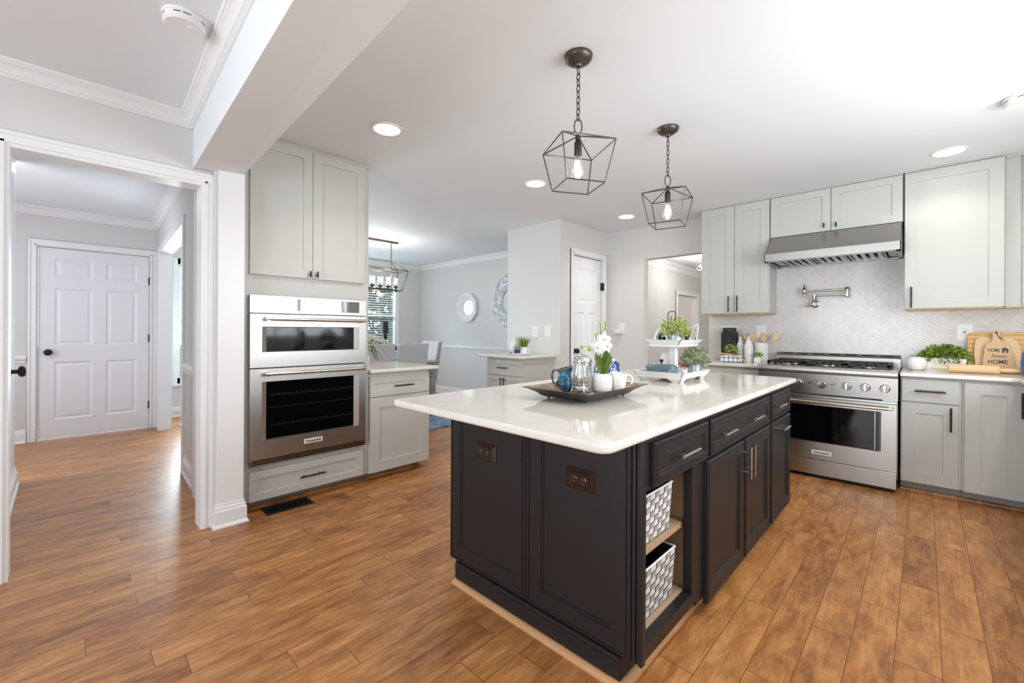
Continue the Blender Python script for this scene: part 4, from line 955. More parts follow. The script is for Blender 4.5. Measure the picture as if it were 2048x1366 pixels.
def basket(label, x0, x1, y0, y1, z0, z1):
    b = thing('woven_basket', label, 'basket', ((x0 + x1) / 2, (y0 + y1) / 2, z0), group='strap baskets in the island')
    cx_, cy2 = (x0 + x1) / 2, (y0 + y1) / 2; tp = 0.93; mb = MB(); vals = []
    def wall(p0, p1, nrm, n):
        rows = 8
        for i in range(n):
            for j in range(rows):
                q = []
                raised = (i + j) % 2; off = 0.0025 if raised else 0.0008
                for (u, v) in ((i + .04, j + .04), (i + .96, j + .04), (i + .96, j + .96), (i + .04, j + .96)):
                    k = tp + (1 - tp) * v / rows
                    X = p0[0] + (p1[0] - p0[0]) * u / n; Y = p0[1] + (p1[1] - p0[1]) * u / n
                    q.append((cx_ + (X - cx_) * k + nrm[0] * off, cy2 + (Y - cy2) * k + nrm[1] * off, z0 + 0.004 + (z1 - z0 - 0.008) * v / rows))
                mb.add(q, [(0, 1, 2, 3)]); vals.append(1.0 if raised else 0.0)
    wall((x0, y0), (x1, y0), (0, -1), 8); wall((x1, y0), (x1, y1), (1, 0), 7); wall((x1, y1), (x0, y1), (0, 1), 8); wall((x0, y1), (x0, y0), (-1, 0), 7)
    o = mb.build('weave', 'woven_strap', b)
    at = o.data.attributes.new('strap', 'FLOAT', 'FACE'); at.data.foreach_set('value', vals)
    s = MB()
    lo = [(cx_ + (x - cx_) * tp, cy2 + (y - cy2) * tp, z0) for (x, y) in ((x0, y0), (x1, y0), (x1, y1), (x0, y1))]; hi = [(x, y, z1) for (x, y) in ((x0, y0), (x1, y0), (x1, y1), (x0, y1))]
    e = 0.004; li = [(cx_ + (p[0] - cx_) * (1 - e / (x1 - x0) * 4), cy2 + (p[1] - cy2) * (1 - e / (y1 - y0) * 4), p[2] + 0.003) for p in lo]; hi2 = [(cx_ + (p[0] - cx_) * (1 - e / (x1 - x0) * 4), cy2 + (p[1] - cy2) * (1 - e / (y1 - y0) * 4), p[2]) for p in hi]
    s.add(lo + hi + hi2 + li, [(0, 1, 2, 3), (0, 1, 5, 4), (1, 2, 6, 5), (2, 3, 7, 6), (3, 0, 4, 7), (4, 5, 9, 8), (5, 6, 10, 9), (6, 7, 11, 10), (7, 4, 8, 11), (8, 9, 13, 12), (9, 10, 14, 13), (10, 11, 15, 14), (11, 8, 12, 15), (12, 13, 14, 15)])
    s.build('liner', 'slot_dark', b)
    rm = MB(); rm.tube([(x0, y0, z1), (x1, y0, z1), (x1, y1, z1), (x0, y1, z1)], 0.0045, 6, closed=True); rm.build('rim', 'white_wash', b)
basket('grey and white woven strap basket on the upper island shelf', 1.372, 1.660, 0.715, 0.975, 0.428, 0.610)
basket('grey and white woven strap basket on the bottom of the island niche', 1.362, 1.690, 0.715, 0.985, 0.156, 0.345)
# ------------------------------------------------------------------ ceiling fixtures
def chain(mb, p, z0, z1, link=0.034, r=0.0026, w=0.0085):
    n = max(2, int(round((z1 - z0) / (link * 0.78)))); st = (z1 - z0) / n
    for i in range(n):
        zc_ = z0 + st * (i + 0.5); a = PI / 2 * (i % 2); L = st * 0.62
        pts = []
        for k in range(12):
            q = 2 * PI * k / 12; u = w * math.cos(q); v = L * math.sin(q) * (1.0)
            pts.append((p[0] + u * math.cos(a), p[1] + u * math.sin(a), zc_ + v))
        mb.tube(pts, r, 6, closed=True)
def pendant(x, y, rot, label):
    t = thing('pendant_light', label, 'pendant light', (x, y, 1.88), group='cage pendants over the island')
    MB().lathe([(0.0, 2.438), (0.014, 2.440), (0.018, 2.448), (0.040, 2.456), (0.060, 2.470), (0.066, 2.484), (0.066, 2.4915), (0, 2.4915)], (x, y, 0), 32).build('ceiling_canopy', 'bronze_black', t, smooth=40)
    mb = MB(); chain(mb, (x, y), 2.188, 2.435); mb.build('chain', 'bronze_black', t, smooth=60)
    lp = MB(); pts = [(x + 0.018 * math.cos(q) * 0.692, y - 0.018 * math.cos(q) * 0.722, 2.160 + 0.036 * math.sin(q)) for q in [2 * PI * k / 20 for k in range(20)]]
    lp.tube(pts, 0.0032, 8, closed=True); lp.lathe([(0, 2.124), (0.008, 2.122), (0.013, 2.115), (0.013, 2.095), (0.009, 2.092), (0, 2.090)], (x, y, 0), 16)
    lp.build('top_loop', 'bronze_black', t, smooth=50)
    cg = MB(); c, s = math.cos(rot), math.sin(rot)
    P = lambda u, v, z: (x + u * c - v * s, y + u * s + v * c, z)
    S, B = 0.129, 0.093; zs, zb, za = 2.065, 1.878, 2.112; r = 0.0031
    sq = [(1, 1), (-1, 1), (-1, -1), (1, -1)]
    for i in range(4):
        a, b = sq[i], sq[(i + 1) % 4]
        cg.tube([P(a[0] * S, a[1] * S, zs), P(b[0] * S, b[1] * S, zs)], r, 6).tube([P(a[0] * B, a[1] * B, zb), P(b[0] * B, b[1] * B, zb)], r, 6)
        cg.tube([P(a[0] * S, a[1] * S, zs), P(a[0] * B, a[1] * B, zb)], r, 6).tube([P(a[0] * 0.010, a[1] * 0.010, za), P(a[0] * S, a[1] * S, zs)], r, 6)
    cg.build('cage', 'bronze_black', t, smooth=50)
    MB().tube([(x, y, 2.10), (x, y, 2.085)], 0.005, 8).lathe([(0, 2.086), (0.0165, 2.086), (0.0175, 2.080), (0.0175, 2.026), (0.015, 2.022), (0, 2.022)], (x, y, 0), 20).build('socket', 'bulb_socket', t, smooth=40)
    bl = MB().lathe([(0.013, 2.022), (0.014, 2.010), (0.022, 1.985), (0.0305, 1.955), (0.032, 1.940), (0.028, 1.922), (0.016, 1.909), (0, 1.906)], (x, y, 0), 24).build('bulb', 'bulb_glass', t, smooth=60)
    MB().lathe([(0, 2.003), (0.007, 1.996), (0.014, 1.968), (0.016, 1.946), (0.011, 1.926), (0, 1.918)], (x, y, 0), 14).build('filament', 'bulb_core', bl, smooth=60)
    point_light('pendant_glow', (x, y, 1.955), 13.0, (1, 0.93, 0.84), 0.012)
pendant(1.669, 1.177, math.radians(58.5), 'black wire cage pendant nearer the camera, larger in view')
pendant(2.657, 1.182, math.radians(12.0), 'black wire cage pendant farther back, nearer the range')

def recessed(x, y, label, watts=5.5):
    t = thing('recessed_light', label, 'ceiling light', (x, y, 2.47), group='recessed ceiling lights')
    MB().lathe([(0.082, 2.4915), (0.100, 2.4915), (0.099, 2.487), (0.088, 2.484), (0.082, 2.486)], (x, y, 0), 36).build('trim_ring', 'plastic_white', t, smooth=40)
    MB().lathe([(0, 2.4872), (0.083, 2.4872), (0.083, 2.4912), (0, 2.4912)], (x, y, 0), 36).build('lamp_face', 'lamp_disc', t)
    area_light('recessed_glow', (x, y, 2.482), (x, y, 0), 0.15, 0.15, watts, (1, 0.94, 0.86), 'DISK', 2.1)
recessed(1.433, 2.495, 'recessed ceiling light in front of the tall oven cabinet', 4.0)
recessed(2.858, 2.464, 'recessed ceiling light left of the nearer cage pendant')
recessed(4.378, 2.423, 'recessed ceiling light near the closet door, smallest in view', 3.2)
recessed(4.36, -0.122, 'recessed ceiling light above the right wall cabinets', 2.0)
recessed(1.43, -0.55, 'added unseen ceiling light above the sink counter, out to the left', 9.0)  # out of view, added to brighten the floor on the right
recessed(2.95, -0.75, 'added unseen ceiling light above the sink counter, nearer the range', 9.0)  # second unseen downlight, added for the same floor area

def smoke(x, y, z, r, label):
    t = thing('smoke_detector', label, 'smoke detector', (x, y, z - 0.045))
    MB().lathe([(0, z - 0.001), (r * 1.04, z - 0.001), (r * 1.04, z - 0.012), (r, z - 0.014), (r * 0.99, z - 0.034), (r * 0.90, z - 0.042), (0, z - 0.043)], (x, y, 0), 40).build('housing', 'plastic_white', t, smooth=35)
    s = MB()
    for k in range(14):
        if k % 3 == 2: continue
        a0, a1 = 2 * PI * k / 14, 2 * PI * (k + 0.78) / 14; R = r * 1.002
        pts = [a0 + (a1 - a0) * q / 4 for q in range(5)]
        for i in range(4): s.add([(x + R * math.cos(pts[i]), y + R * math.sin(pts[i]), z - 0.022), (x + R * math.cos(pts[i + 1]), y + R * math.sin(pts[i + 1]), z - 0.022), (x + R * math.cos(pts[i + 1]), y + R * math.sin(pts[i + 1]), z - 0.018), (x + R * math.cos(pts[i]), y + R * math.sin(pts[i]), z - 0.018)], [(0, 1, 2, 3)])
    s.build('vent_slots', 'slot_dark', t)
    MB().lathe([(0, z - 0.0445), (r * 0.20, z - 0.0445), (r * 0.22, z - 0.042), (0, z - 0.042)], (x + r * 0.25, y - r * 0.2, 0), 18).build('test_button', 'plastic_white', t, smooth=40)
smoke(0.335, 2.165, ZL, 0.072, 'round white smoke detector on the ceiling left of the beam')
smoke(3.619, -0.392, ZC, 0.080, 'round white smoke detector on the ceiling at right picture edge')

# ------------------------------------------------------------------ wall plates
def wall_plate(name, kind, a, z, plane, w, h, n, style, label):
    o = thing(name, label, 'outlet' if style != 'switch' else 'light switch', (a if kind == 'ym' else plane, plane if kind == 'ym' else a, z))
    M, _, _ = front(kind, a, a, z, z, plane)
    MB().rings(w, h, 0.001, [(0, -0.003), (0.002, -0.006), (0.004, -0.006)], M).build('cover_plate', 'plastic_white', o)
    for i in range(n):
        c = (i - (n - 1) / 2) * 0.046
        if style == 'switch':
            for k in range(3): MB().rings(0.020, 0.020, 0.003, [(0, -0.0075), (0.002, -0.009)], M @ Matrix.Translation((c, 0.026 - 0.026 * k, 0))).build('rocker', 'plastic_white', o)
        else:
            f_ = MB().rings(0.034, 0.068, 0.003, [(0, -0.0065), (0.002, -0.008)], M @ Matrix.Translation((c, 0, 0))).build('receptacle', 'plastic_white', o)
            s = MB()
            for dz in (-0.019, 0.019):
                for q in (-0.006, 0.006): s.box(c + q - 0.0012, c + q + 0.0012, dz - 0.004, dz + 0.005, 0.008, 0.0085, M)
            s.build('slots', 'slot_dark', f_)
            if style == 'gfci':
                MB().box(c - 0.008, c + 0.008, -0.006, -0.001, 0.008, 0.0095, M).build('reset_button', 'succulent_red', f_)
                MB().box(c - 0.008, c + 0.008, 0.001, 0.006, 0.008, 0.0095, M).build('test_button', 'slot_dark', f_)
    return o
wall_plate('power_outlet', 'xm', 3.42, 1.19, 3.972, 0.092, 0.130, 1, 'outlet', 'white duplex outlet above the small cabinet, behind the grassy plant')
wall_plate('light_switch', 'xm', 3.222, 1.195, 3.972, 0.092, 0.130, 1, 'switch', 'white three-button switch plate right of the duplex outlet')
o = wall_plate('power_outlet', 'xm', 2.818, 1.238, 4.993, 0.086, 0.130, 1, 'outlet', 'white outlet beside the closet door with a plug-in freshener')
a = thing('air_freshener', 'cream plug-in air freshener on the outlet by the closet door', 'air freshener', (4.95, 2.85, 1.18))
MB().box(4.925, 4.985, 2.812, 2.892, 1.168, 1.225).build('body', 'ceramic_matte', a, bevel=0.012, seg=3)
MB().lathe([(0, 1.145), (0.018, 1.145), (0.024, 1.155), (0.024, 1.168), (0, 1.168)], (4.955, 2.862, 0), 16).build('oil_bulb', 'petal_core', a, smooth=40)
wall_plate('light_switch', 'xm', 1.518, 1.205, 4.984, 0.165, 0.125, 3, 'switch', 'wide white switch plate on the tile behind the black canister')
wall_plate('power_outlet', 'xm', 1.215, 1.205, 4.984, 0.092, 0.125, 1, 'outlet', 'white outlet on the tile behind the wooden spoons')
wall_plate('power_outlet', 'xm', -0.232, 1.207, 4.984, 0.094, 0.130, 1, 'gfci', 'white outlet with red reset button on the tile above the planter')

# ------------------------------------------------------------------ pot filler
pf = thing('pot_filler', 'brushed nickel folding pot filler tap on the tile above the range', 'faucet', (4.95, 0.76, 1.46))
MB().lathe([(0, 0), (0.036, 0), (0.036, 0.005), (0.030, 0.010), (0.014, 0.016), (0.012, 0.055), (0, 0.055)], n=24, M=F_xm(4.983, 0.757, 1.470)).build('escutcheon', 'nickel', pf, smooth=40)
cv = MB(); XP = 4.925
cv.lathe([(0, 1.440), (0.020, 1.442), (0.025, 1.455), (0.025, 1.485), (0.018, 1.495), (0.016, 1.535), (0.021, 1.540), (0.021, 1.556), (0.012, 1.562), (0, 1.562)], (XP, 0.757, 0), 20)
cv.build('valve_body', 'nickel', pf, smooth=40)
MB().tube([(XP - 0.01, 0.757, 1.466), (XP - 0.03, 0.80, 1.460), (XP - 0.03, 0.850, 1.452)], [0.009, 0.007, 0.005], 10).build('lever', 'nickel', pf, smooth=50)
MB().tube([(XP, 0.757, 1.548), (XP, 0.508, 1.548)], 0.008, 12).build('lower_arm', 'nickel', pf, smooth=40)
MB().lathe([(0, 1.520), (0.016, 1.522), (0.019, 1.532), (0.019, 1.558), (0.014, 1.562), (0.014, 1.572), (0.019, 1.576), (0.019, 1.606), (0.014, 1.612), (0, 1.613)], (XP, 0.508, 0), 20).build('elbow_joint', 'nickel', pf, smooth=40)
MB().tube([(XP, 0.508, 1.592), (XP, 0.835, 1.592)], 0.008, 12).build('upper_arm', 'nickel', pf, smooth=40)
MB().lathe([(0, 1.545), (0.012, 1.545), (0.014, 1.552), (0.013, 1.570), (0.019, 1.578), (0.019, 1.610), (0.012, 1.620), (0.009, 1.630), (0.006, 1.638), (0.011, 1.645), (0.011, 1.653), (0.006, 1.660), (0, 1.661)], (XP, 0.835, 0), 20).build('spout', 'nickel', pf, smooth=40)

# ------------------------------------------------------------------ floor vent
fv = thing('floor_vent', 'black slotted metal floor vent in front of the oven cabinet', 'vent', (1.06, 3.12, 0))
MB().box(0.912, 1.208, 3.046, 3.198, 0.0005, 0.004).build('plate', 'matte_black', fv, bevel=0.001)
s = MB()
for i in range(17): s.add([(0.934 + i * 0.0148, 3.07, 0.0043), (0.942 + i * 0.0148, 3.07, 0.0043), (0.942 + i * 0.0148, 3.176, 0.0043), (0.934 + i * 0.0148, 3.176, 0.0043)], [(0, 1, 2, 3)])
s.build('slots', 'oven_black', fv)
for i in range(16): pass
lv = MB()
for i in range(17): lv.box(0.9435 + i * 0.0148, 0.9465 + i * 0.0148, 3.07, 3.176, 0.004, 0.0065)
lv.build('louvres', 'black_iron', fv)

# ------------------------------------------------------------------ island tray and what stands on it
AC = Vector((0.692, -0.722, 0))        # a level direction along the island's diagonal
FW = Vector((0.722, 0.692, 0))
def at(c, u, z, w=0.0): q = Vector((c[0], c[1], 0)) + AC * u + FW * w; return Vector((q.x, q.y, z))
ZI = 0.882
tr = thing('serving_tray', 'dark bronze flared serving tray on the island', 'tray', (1.757, 1.18, ZI))
def rect_loft(rings_, name, m, parent, bevel=0, close_top=False, close_bottom=True):
    mb = MB(); n = len(rings_)
    for (x0, x1, y0, y1, z) in rings_: mb.v += [(x0, y0, z), (x1, y0, z), (x1, y1, z), (x0, y1, z)]
    for i in range(n - 1):
        for q in range(4): mb.f.append((i * 4 + q, i * 4 + (q + 1) % 4, (i + 1) * 4 + (q + 1) % 4, (i + 1) * 4 + q))
    if close_bottom: mb.f.append((0, 1, 2, 3))
    if close_top: mb.f.append(tuple((n - 1) * 4 + q for q in range(4)))
    return mb.build(name, m, parent, bevel=bevel)
o = rect_loft([(1.585, 1.930, 1.065, 1.305, 0.8905), (1.572, 1.943, 1.055, 1.315, 0.897), (1.552, 1.968, 1.040, 1.330, 0.912), (1.520, 2.002, 1.015, 1.352, 0.928), (1.498, 2.026, 0.998, 1.368, 0.9345), (1.497, 2.027, 0.997, 1.369, 0.9375)], 'tray_body', 'tray_bronze', tr)
rect_loft([(1.497, 2.027, 0.997, 1.369, 0.9375), (1.522, 2.000, 1.017, 1.350, 0.9315), (1.556, 1.964, 1.044, 1.327, 0.9155), (1.578, 1.938, 1.060, 1.310, 0.899), (1.590, 1.925, 1.070, 1.300, 0.8965)], 'tray_inside', 'tray_inside', tr, close_bottom=False, close_top=True)
for (x, y) in ((1.60, 1.08), (1.60, 1.29), (1.925, 1.08), (1.925, 1.29)):
    MB().lathe([(0, 0.882), (0.005, 0.8825), (0.0075, 0.887), (0.005, 0.8915), (0, 0.892)], (x, y, 0), 12).build('foot', 'matte_black', tr, smooth=60)
ZT = 0.897
# creamer
cx_, cy_ = 1.768, 1.322
cr = thing('creamer', 'small glazed blue pottery creamer with dark handle on the bronze tray', 'jug', (cx_, cy_, ZT))
mb = MB(); prof = [(0, 0.897), (0.034, 0.897), (0.042, 0.908), (0.045, 0.925), (0.041, 0.948), (0.032, 0.968), (0.0285, 0.984), (0.031, 1.000), (0.035, 1.010)]
mb.lathe(prof + [(0.032, 1.010), (0.027, 0.99), (0.026, 0.975)], (cx_, cy_, 0), 28)
for i, v in enumerate(mb.v):                      # pull the mouth into a spout on the right
    z = v[2]
    if z > 0.975:
        k = (z - 0.975) / 0.035; d = Vector((v[0] - cx_, v[1] - cy_, 0)); a = d.dot(AC)
        if a > 0: mb.v[i] = (v[0] + AC.x * a * 0.55 * k, v[1] + AC.y * a * 0.55 * k, z + a * 0.45 * k)
        else: mb.v[i] = (v[0], v[1], z + a * 0.25 * k)
mb.build('body', 'blue_glaze', cr, smooth=60)
MB().tube([at((cx_, cy_), u, z) for (u, z) in ((-0.026, 0.992), (-0.042, 1.004), (-0.060, 0.996), (-0.066, 0.972), (-0.058, 0.942), (-0.046, 0.918), (-0.038, 0.909))], [0.006, 0.006, 0.0055, 0.0055, 0.0055, 0.006, 0.007], 10).build('handle', 'glaze_rim', cr, smooth=60)
rm = MB(); pts = []
for k in range(24):
    q = 2 * PI * k / 24; d = Vector((math.cos(q), math.sin(q), 0)) * 0.0335; a = d.dot(AC)
    if a > 0: pts.append((cx_ + d.x + AC.x * a * .55, cy_ + d.y + AC.y * a * .55, 1.010 + a * .45))
    else: pts.append((cx_ + d.x, cy_ + d.y, 1.010 + a * .25))
rm.tube(pts, 0.0032, 6, closed=True); rm.build('rim', 'glaze_rim', cr, smooth=60)
# french press
px_, py_ = 1.795, 1.235
fp = thing('french_press', 'glass french press with chrome frame and domed lid on the bronze tray', 'coffee press', (px_, py_, ZT))
MB().lathe([(0.0, 0.902), (0.040, 0.902), (0.0435, 0.906), (0.0435, 1.045), (0.0415, 1.045), (0.0415, 0.908), (0, 0.905)], (px_, py_, 0), 32).build('beaker', 'clear_glass', fp, smooth=40)
fr = MB()
for z in (0.912, 0.935, 0.958): fr.lathe([(0.0440, z - 0.0018), (0.0462, z - 0.0018), (0.0462, z + 0.0018), (0.0440, z + 0.0018)], (px_, py_, 0), 32)
fr.lathe([(0.0440, 1.028), (0.0465, 1.028), (0.0465, 1.042), (0.0440, 1.042)], (px_, py_, 0), 32)
for k in range(4):
    q = PI / 4 + PI / 2 * k; c, s_ = math.cos(q), math.sin(q)
    fr.tube([(px_ + r * c, py_ + r * s_, z) for (r, z) in ((0.046, 1.035), (0.0465, 0.97), (0.047, 0.92), (0.052, 0.905), (0.056, 0.8985))], 0.0028, 6)
fr.build('frame', 'chrome', fp, smooth=50)
MB().tube([at((px_, py_), u * 0.5, z, u * 0.86) for (u, z) in ((-0.046, 1.035), (-0.060, 1.040), (-0.074, 1.022), (-0.078, 0.985), (-0.070, 0.95), (-0.058, 0.932), (-0.047, 0.93))], 0.0045, 10).build('handle', 'chrome', fp, smooth=60)
MB().lathe([(0.048, 1.046), (0.049, 1.052), (0.046, 1.062), (0.036, 1.074), (0.020, 1.082), (0.006, 1.084), (0, 1.084)], (px_, py_, 0), 32).lathe([(0.0, 1.046), (0.048, 1.046)], (px_, py_, 0), 32).build('lid', 'chrome', fp, smooth=50)
pl = MB().tube([(px_, py_, 0.915), (px_, py_, 1.092)], 0.0022, 8).lathe([(0, 0.912), (0.040, 0.912), (0.040, 0.918), (0, 0.918)], (px_, py_, 0), 24)
pl.lathe([(0, 1.084), (0.011, 1.085), (0.014, 1.091), (0.010, 1.098), (0, 1.100)], (px_, py_, 0), 16); pl.build('plunger', 'chrome', fp, smooth=50)
# orchid in a ribbed pot
ox, oy = 1.888, 1.178
oc = thing('potted_orchid', 'white orchid in a ribbed white pot on the bronze tray', 'potted plant', (ox, oy, ZT))
MB().lathe([(0, 0.897), (0.040, 0.897), (0.046, 0.903), (0.0495, 0.925), (0.0500, 0.955), (0.048, 0.972), (0.042, 0.985), (0.037, 0.987), (0.035, 0.983), (0.033, 0.975), (0, 0.975)], (ox, oy, 0), 168, flute=(28, 0.03)).build('pot', 'ceramic_white', oc, smooth=70)
MB().lathe([(0, 0.978), (0.033, 0.976)], (ox, oy, 0), 20).build('soil', 'soil', oc)
def strap_leaf(c, path, width, name='leaf', m='orchid_leaf', parent=None):
    mb = MB(); P = [at(c, *p) for p in path]; n = len(P)
    for i, p in enumerate(P):
        t_ = i / (n - 1); w = width * (math.sin(PI * min(1, 0.12 + 0.88 * t_)) ** 0.75) if t_ < 1 else 0.0005
        d = (P[min(i + 1, n - 1)] - P[max(i - 1, 0)]).normalized(); sd = d.cross(FW).normalized()
        mb.v += [tuple(p - sd * w + FW * (-0.12 * w)), tuple(p + FW * 0.35 * w), tuple(p + sd * w + FW * (-0.12 * w))]
    for i in range(n - 1):
        a = i * 3; mb.f += [(a, a + 1, a + 4, a + 3), (a + 1, a + 2, a + 5, a + 4)]
    return mb.build(name, m, parent, smooth=80)
O = (ox, oy)
strap_leaf(O, [(0.004, 0.980, -0.005), (-0.004, 1.005, -0.012), (-0.018, 1.040, -0.02), (-0.030, 1.070, -0.02), (-0.038, 1.090, -0.018)], 0.020, parent=oc)
strap_leaf(O, [(0.004, 0.980, 0.004), (0.012, 1.010, 0.008), (0.020, 1.050, 0.012), (0.024, 1.085, 0.012), (0.020, 1.102, 0.01)], 0.024, parent=oc)
strap_leaf(O, [(0.006, 0.980, -0.004), (0.018, 1.005, -0.012), (0.030, 1.040, -0.018), (0.038, 1.068, -0.018), (0.036, 1.084, -0.016)], 0.014, parent=oc)
MB().tube([at(O, u, z, w) for (u, z, w) in ((0.0, 0.975, 0), (-0.006, 1.05, 0.01), (-0.007, 1.12, 0.012), (-0.006, 1.19, 0.008), (-0.008, 1.225, 0.004), (-0.008, 1.245, 0.002))], [0.0026, 0.0026, 0.0024, 0.002, 0.0016, 0.001], 8).build('stem', 'stem_green', oc, smooth=60)
MB().tube([at(O, u, z, w) for (u, z, w) in ((-0.006, 1.19, 0.008), (0.006, 1.205, 0.004), (0.016, 1.222, 0), (0.018, 1.236, 0))], 0.0012, 6).tube([at(O, u, z, w) for (u, z, w) in ((-0.006, 1.06, 0.01), (-0.04, 1.10, 0.004), (-0.075, 1.125, 0.0), (-0.104, 1.118, -0.004))], 0.0012, 6).build('side_stem', 'stem_green', oc, smooth=60)
for (u, z, w, r) in ((-0.008, 1.244, 0.002, 0.006), (0.018, 1.239, 0, 0.0085), (0.018, 1.216, 0, 0.0085), (-0.025, 1.177, 0.004, 0.011), (-0.104, 1.119, -0.004, 0.009), (-0.062, 1.110, 0, 0.011)):
    p = at(O, u, z, w); MB().lathe([(0, -r * 1.25), (r * .7, -r * .8), (r, 0), (r * .75, r * .75), (0, r * 1.3)], tuple(p), 12).build('bud', 'bud_green', oc, smooth=70)
def orchid_flower(u, z, w, size, tilt, yaw):
    p = at(O, u, z, w); nrm = (-FW + AC * yaw + Vector((0, 0, tilt))).normalized(); a = nrm.cross(Vector((0, 0, 1))).normalized(); b = a.cross(nrm)
    mb = MB()
    for k, (ang, L, W) in enumerate(((90, 1.0, .62), (162, 1.0, .80), (18, 1.0, .80), (234, .95, .55), (306, .95, .55))):
        q = math.radians(ang + 8); d = a * math.cos(q) + b * math.sin(q); sd = nrm.cross(d)
        pts = []
        for i in range(6):
            t_ = i / 5; wv = W * size * 0.5 * math.sin(PI * (0.1 + 0.86 * t_)) ** 0.8; bend = nrm * (0.14 * size * math.sin(PI * t_) - 0.10 * size * t_ * t_)
            c_ = p + d * L * size * t_ + bend; pts.append((c_ - sd * wv - nrm * wv * .25, c_ + nrm * 0.02 * size, c_ + sd * wv - nrm * wv * .25))
        base = len(mb.v)
        for tr3 in pts: mb.v += [tuple(x) for x in tr3]
        for i in range(5):
            o_ = base + i * 3; mb.f += [(o_, o_ + 1, o_ + 4, o_ + 3), (o_ + 1, o_ + 2, o_ + 5, o_ + 4)]
    fl = mb.build('flower', 'petal', oc, smooth=80)
    MB().lathe([(0, -0.004), (0.006, -0.002), (0.007, 0.004), (0.003, 0.009), (0, 0.010)], tuple(p + nrm * 0.006 - Vector((0, 0, 0.003))), 10).build('flower_heart', 'petal_core', fl, smooth=70)
orchid_flower(0.010, 1.158, -0.004, 0.041, 0.15, 0.25); orchid_flower(-0.022, 1.118, -0.006, 0.040, -0.05, -0.35); orchid_flower(0.026, 1.124, -0.002, 0.037, 0.0, 0.5); orchid_flower(-0.002, 1.134, 0.012, 0.038, 0.3, -0.1)
# mug and patterned jar
mx_, my_ = 1.995, 1.168 - 0.012
mg = thing('mug', 'plain white mug at the right end of the bronze tray', 'mug', (1.93, 1.11, ZT))
mx_, my_ = 1.965, 1.125
mg.location = (mx_, my_, ZT)
MB().lathe([(0, 0.8975), (0.028, 0.8975), (0.031, 0.903), (0.037, 0.955), (0.0395, 0.986), (0.0375, 0.986), (0.035, 0.955), (0.029, 0.906), (0, 0.903)], (mx_, my_, 0), 32).build('cup', 'ceramic_white', mg, smooth=45)
MB().tube([at((mx_, my_), u, z) for (u, z) in ((0.036, 0.972), (0.052, 0.979), (0.066, 0.968), (0.070, 0.948), (0.060, 0.926), (0.046, 0.914), (0.033, 0.913))], 0.0045, 10).build('handle', 'ceramic_white', mg, smooth=60)
jx, jy = 2.14, 1.30
mb = MB().lathe([(0, 0.8825), (0.046, 0.8825), (0.058, 0.90), (0.074, 0.935), (0.078, 0.975), (0.068, 1.015), (0.050, 1.040), (0.034, 1.050), (0, 1.054)], (jx, jy, 0), 14)
tag(mb.build('patterned_jar', 'blue_floral', None, smooth=30), 'blue and white floral jar standing behind the mug and tray', 'jar')

# ------------------------------------------------------------------ two tier stand
ts = thing('tiered_stand', 'whitewashed two-tier wooden stand on the far half of the island', 'tiered tray', (2.818, 1.213, ZI))
def tier(x0, x1, y0, y1, zr, zb, inset, feet, th=0.012):
    def side(p0, p1, inw):      # rim corners p0->p1, inw = inward normal
        L = math.dist(p0, p1); d = Vector(((p1[0] - p0[0]) / L, (p1[1] - p0[1]) / L, 0)); n = Vector((*inw, 0)); mb = MB()
        k = lambda z: inset * (zr - z) / (zr - zb)
        if feet: poly = [(0, zr), (L, zr), (L - k(feet), feet), (L - 0.085, feet), (L - 0.115, zb), (0.115, zb), (0.085, feet), (k(feet), feet)]
        else: poly = [(0, zr), (L, zr), (L - k(zb), zb), (k(zb), zb)]
        P = lambda u, z, o: tuple(Vector((p0[0], p0[1], z)) + d * u + n * (k(z) + o))
        m = len(poly); mb.v = [P(u, z, 0) for (u, z) in poly] + [P(u, z, th) for (u, z) in poly]
        if feet: mb.f = [(0, 1, 2, 3, 4), (0, 4, 5), (0, 5, 6, 7), (m, m + 4, m + 3, m + 2, m + 1), (m, m + 5, m + 4), (m, m + 7, m + 6, m + 5)]
        else: mb.f = [(0, 1, 2, 3), (m, m + 3, m + 2, m + 1)]
        for i in range(m): j = (i + 1) % m; mb.f.append((i, j, m + j, m + i))
        mb.build('side_board', 'white_wash', ts)
    side((x0, y1), (x0, y0), (1, 0)); side((x0, y0), (x1, y0), (0, 1)); side((x1, y0), (x1, y1), (-1, 0)); side((x1, y1), (x0, y1), (0, -1))
    i = inset * 0.72
    MB().box(x0 + i, x1 - i, y0 + i, y1 - i, zb + 0.004, zb + 0.014).build('tray_floor', 'white_wash', ts)
tier(2.585, 3.050, 1.045, 1.380, 0.945, 0.906, 0.024, ZI)
tier(2.652, 3.018, 1.088, 1.345, 1.147, 1.100, 0.040, None)
MB().box(2.815, 2.857, 1.195, 1.237, 0.918, 1.106).build('post', 'white_wash', ts, bevel=0.002)
ZB1, ZB2 = 0.9205, 1.1145
bu = thing('butter_dish', 'glossy grey blue lidded butter dish on the lower tier', 'butter dish', (2.70, 1.235, ZB1))
MB().box(2.638, 2.752, 1.135, 1.335, ZB1, ZB1 + 0.008).build('plate', 'butter_blue', bu, bevel=0.003)
mb = MB(); y0, y1 = 1.142, 1.328
secs = []
for (yy, s_) in ((y0, .80), (y0 + .012, .97), (y0 + .03, 1.0), (y1 - .03, 1.0), (y1 - .012, .97), (y1, .80)):
    secs.append([(2.695 + 0.048 * s_ * cx, yy, ZB1 + 0.008 + 0.062 * s_ * zz) for (cx, zz) in ((-1, 0), (-.98, .45), (-.88, .78), (-.6, .95), (0, 1.0), (.6, .95), (.88, .78), (.98, .45), (1, 0))])
for r_ in secs: mb.v += r_
for i in range(5):
    for j in range(8): mb.f.append((i * 9 + j, i * 9 + j + 1, (i + 1) * 9 + j + 1, (i + 1) * 9 + j))
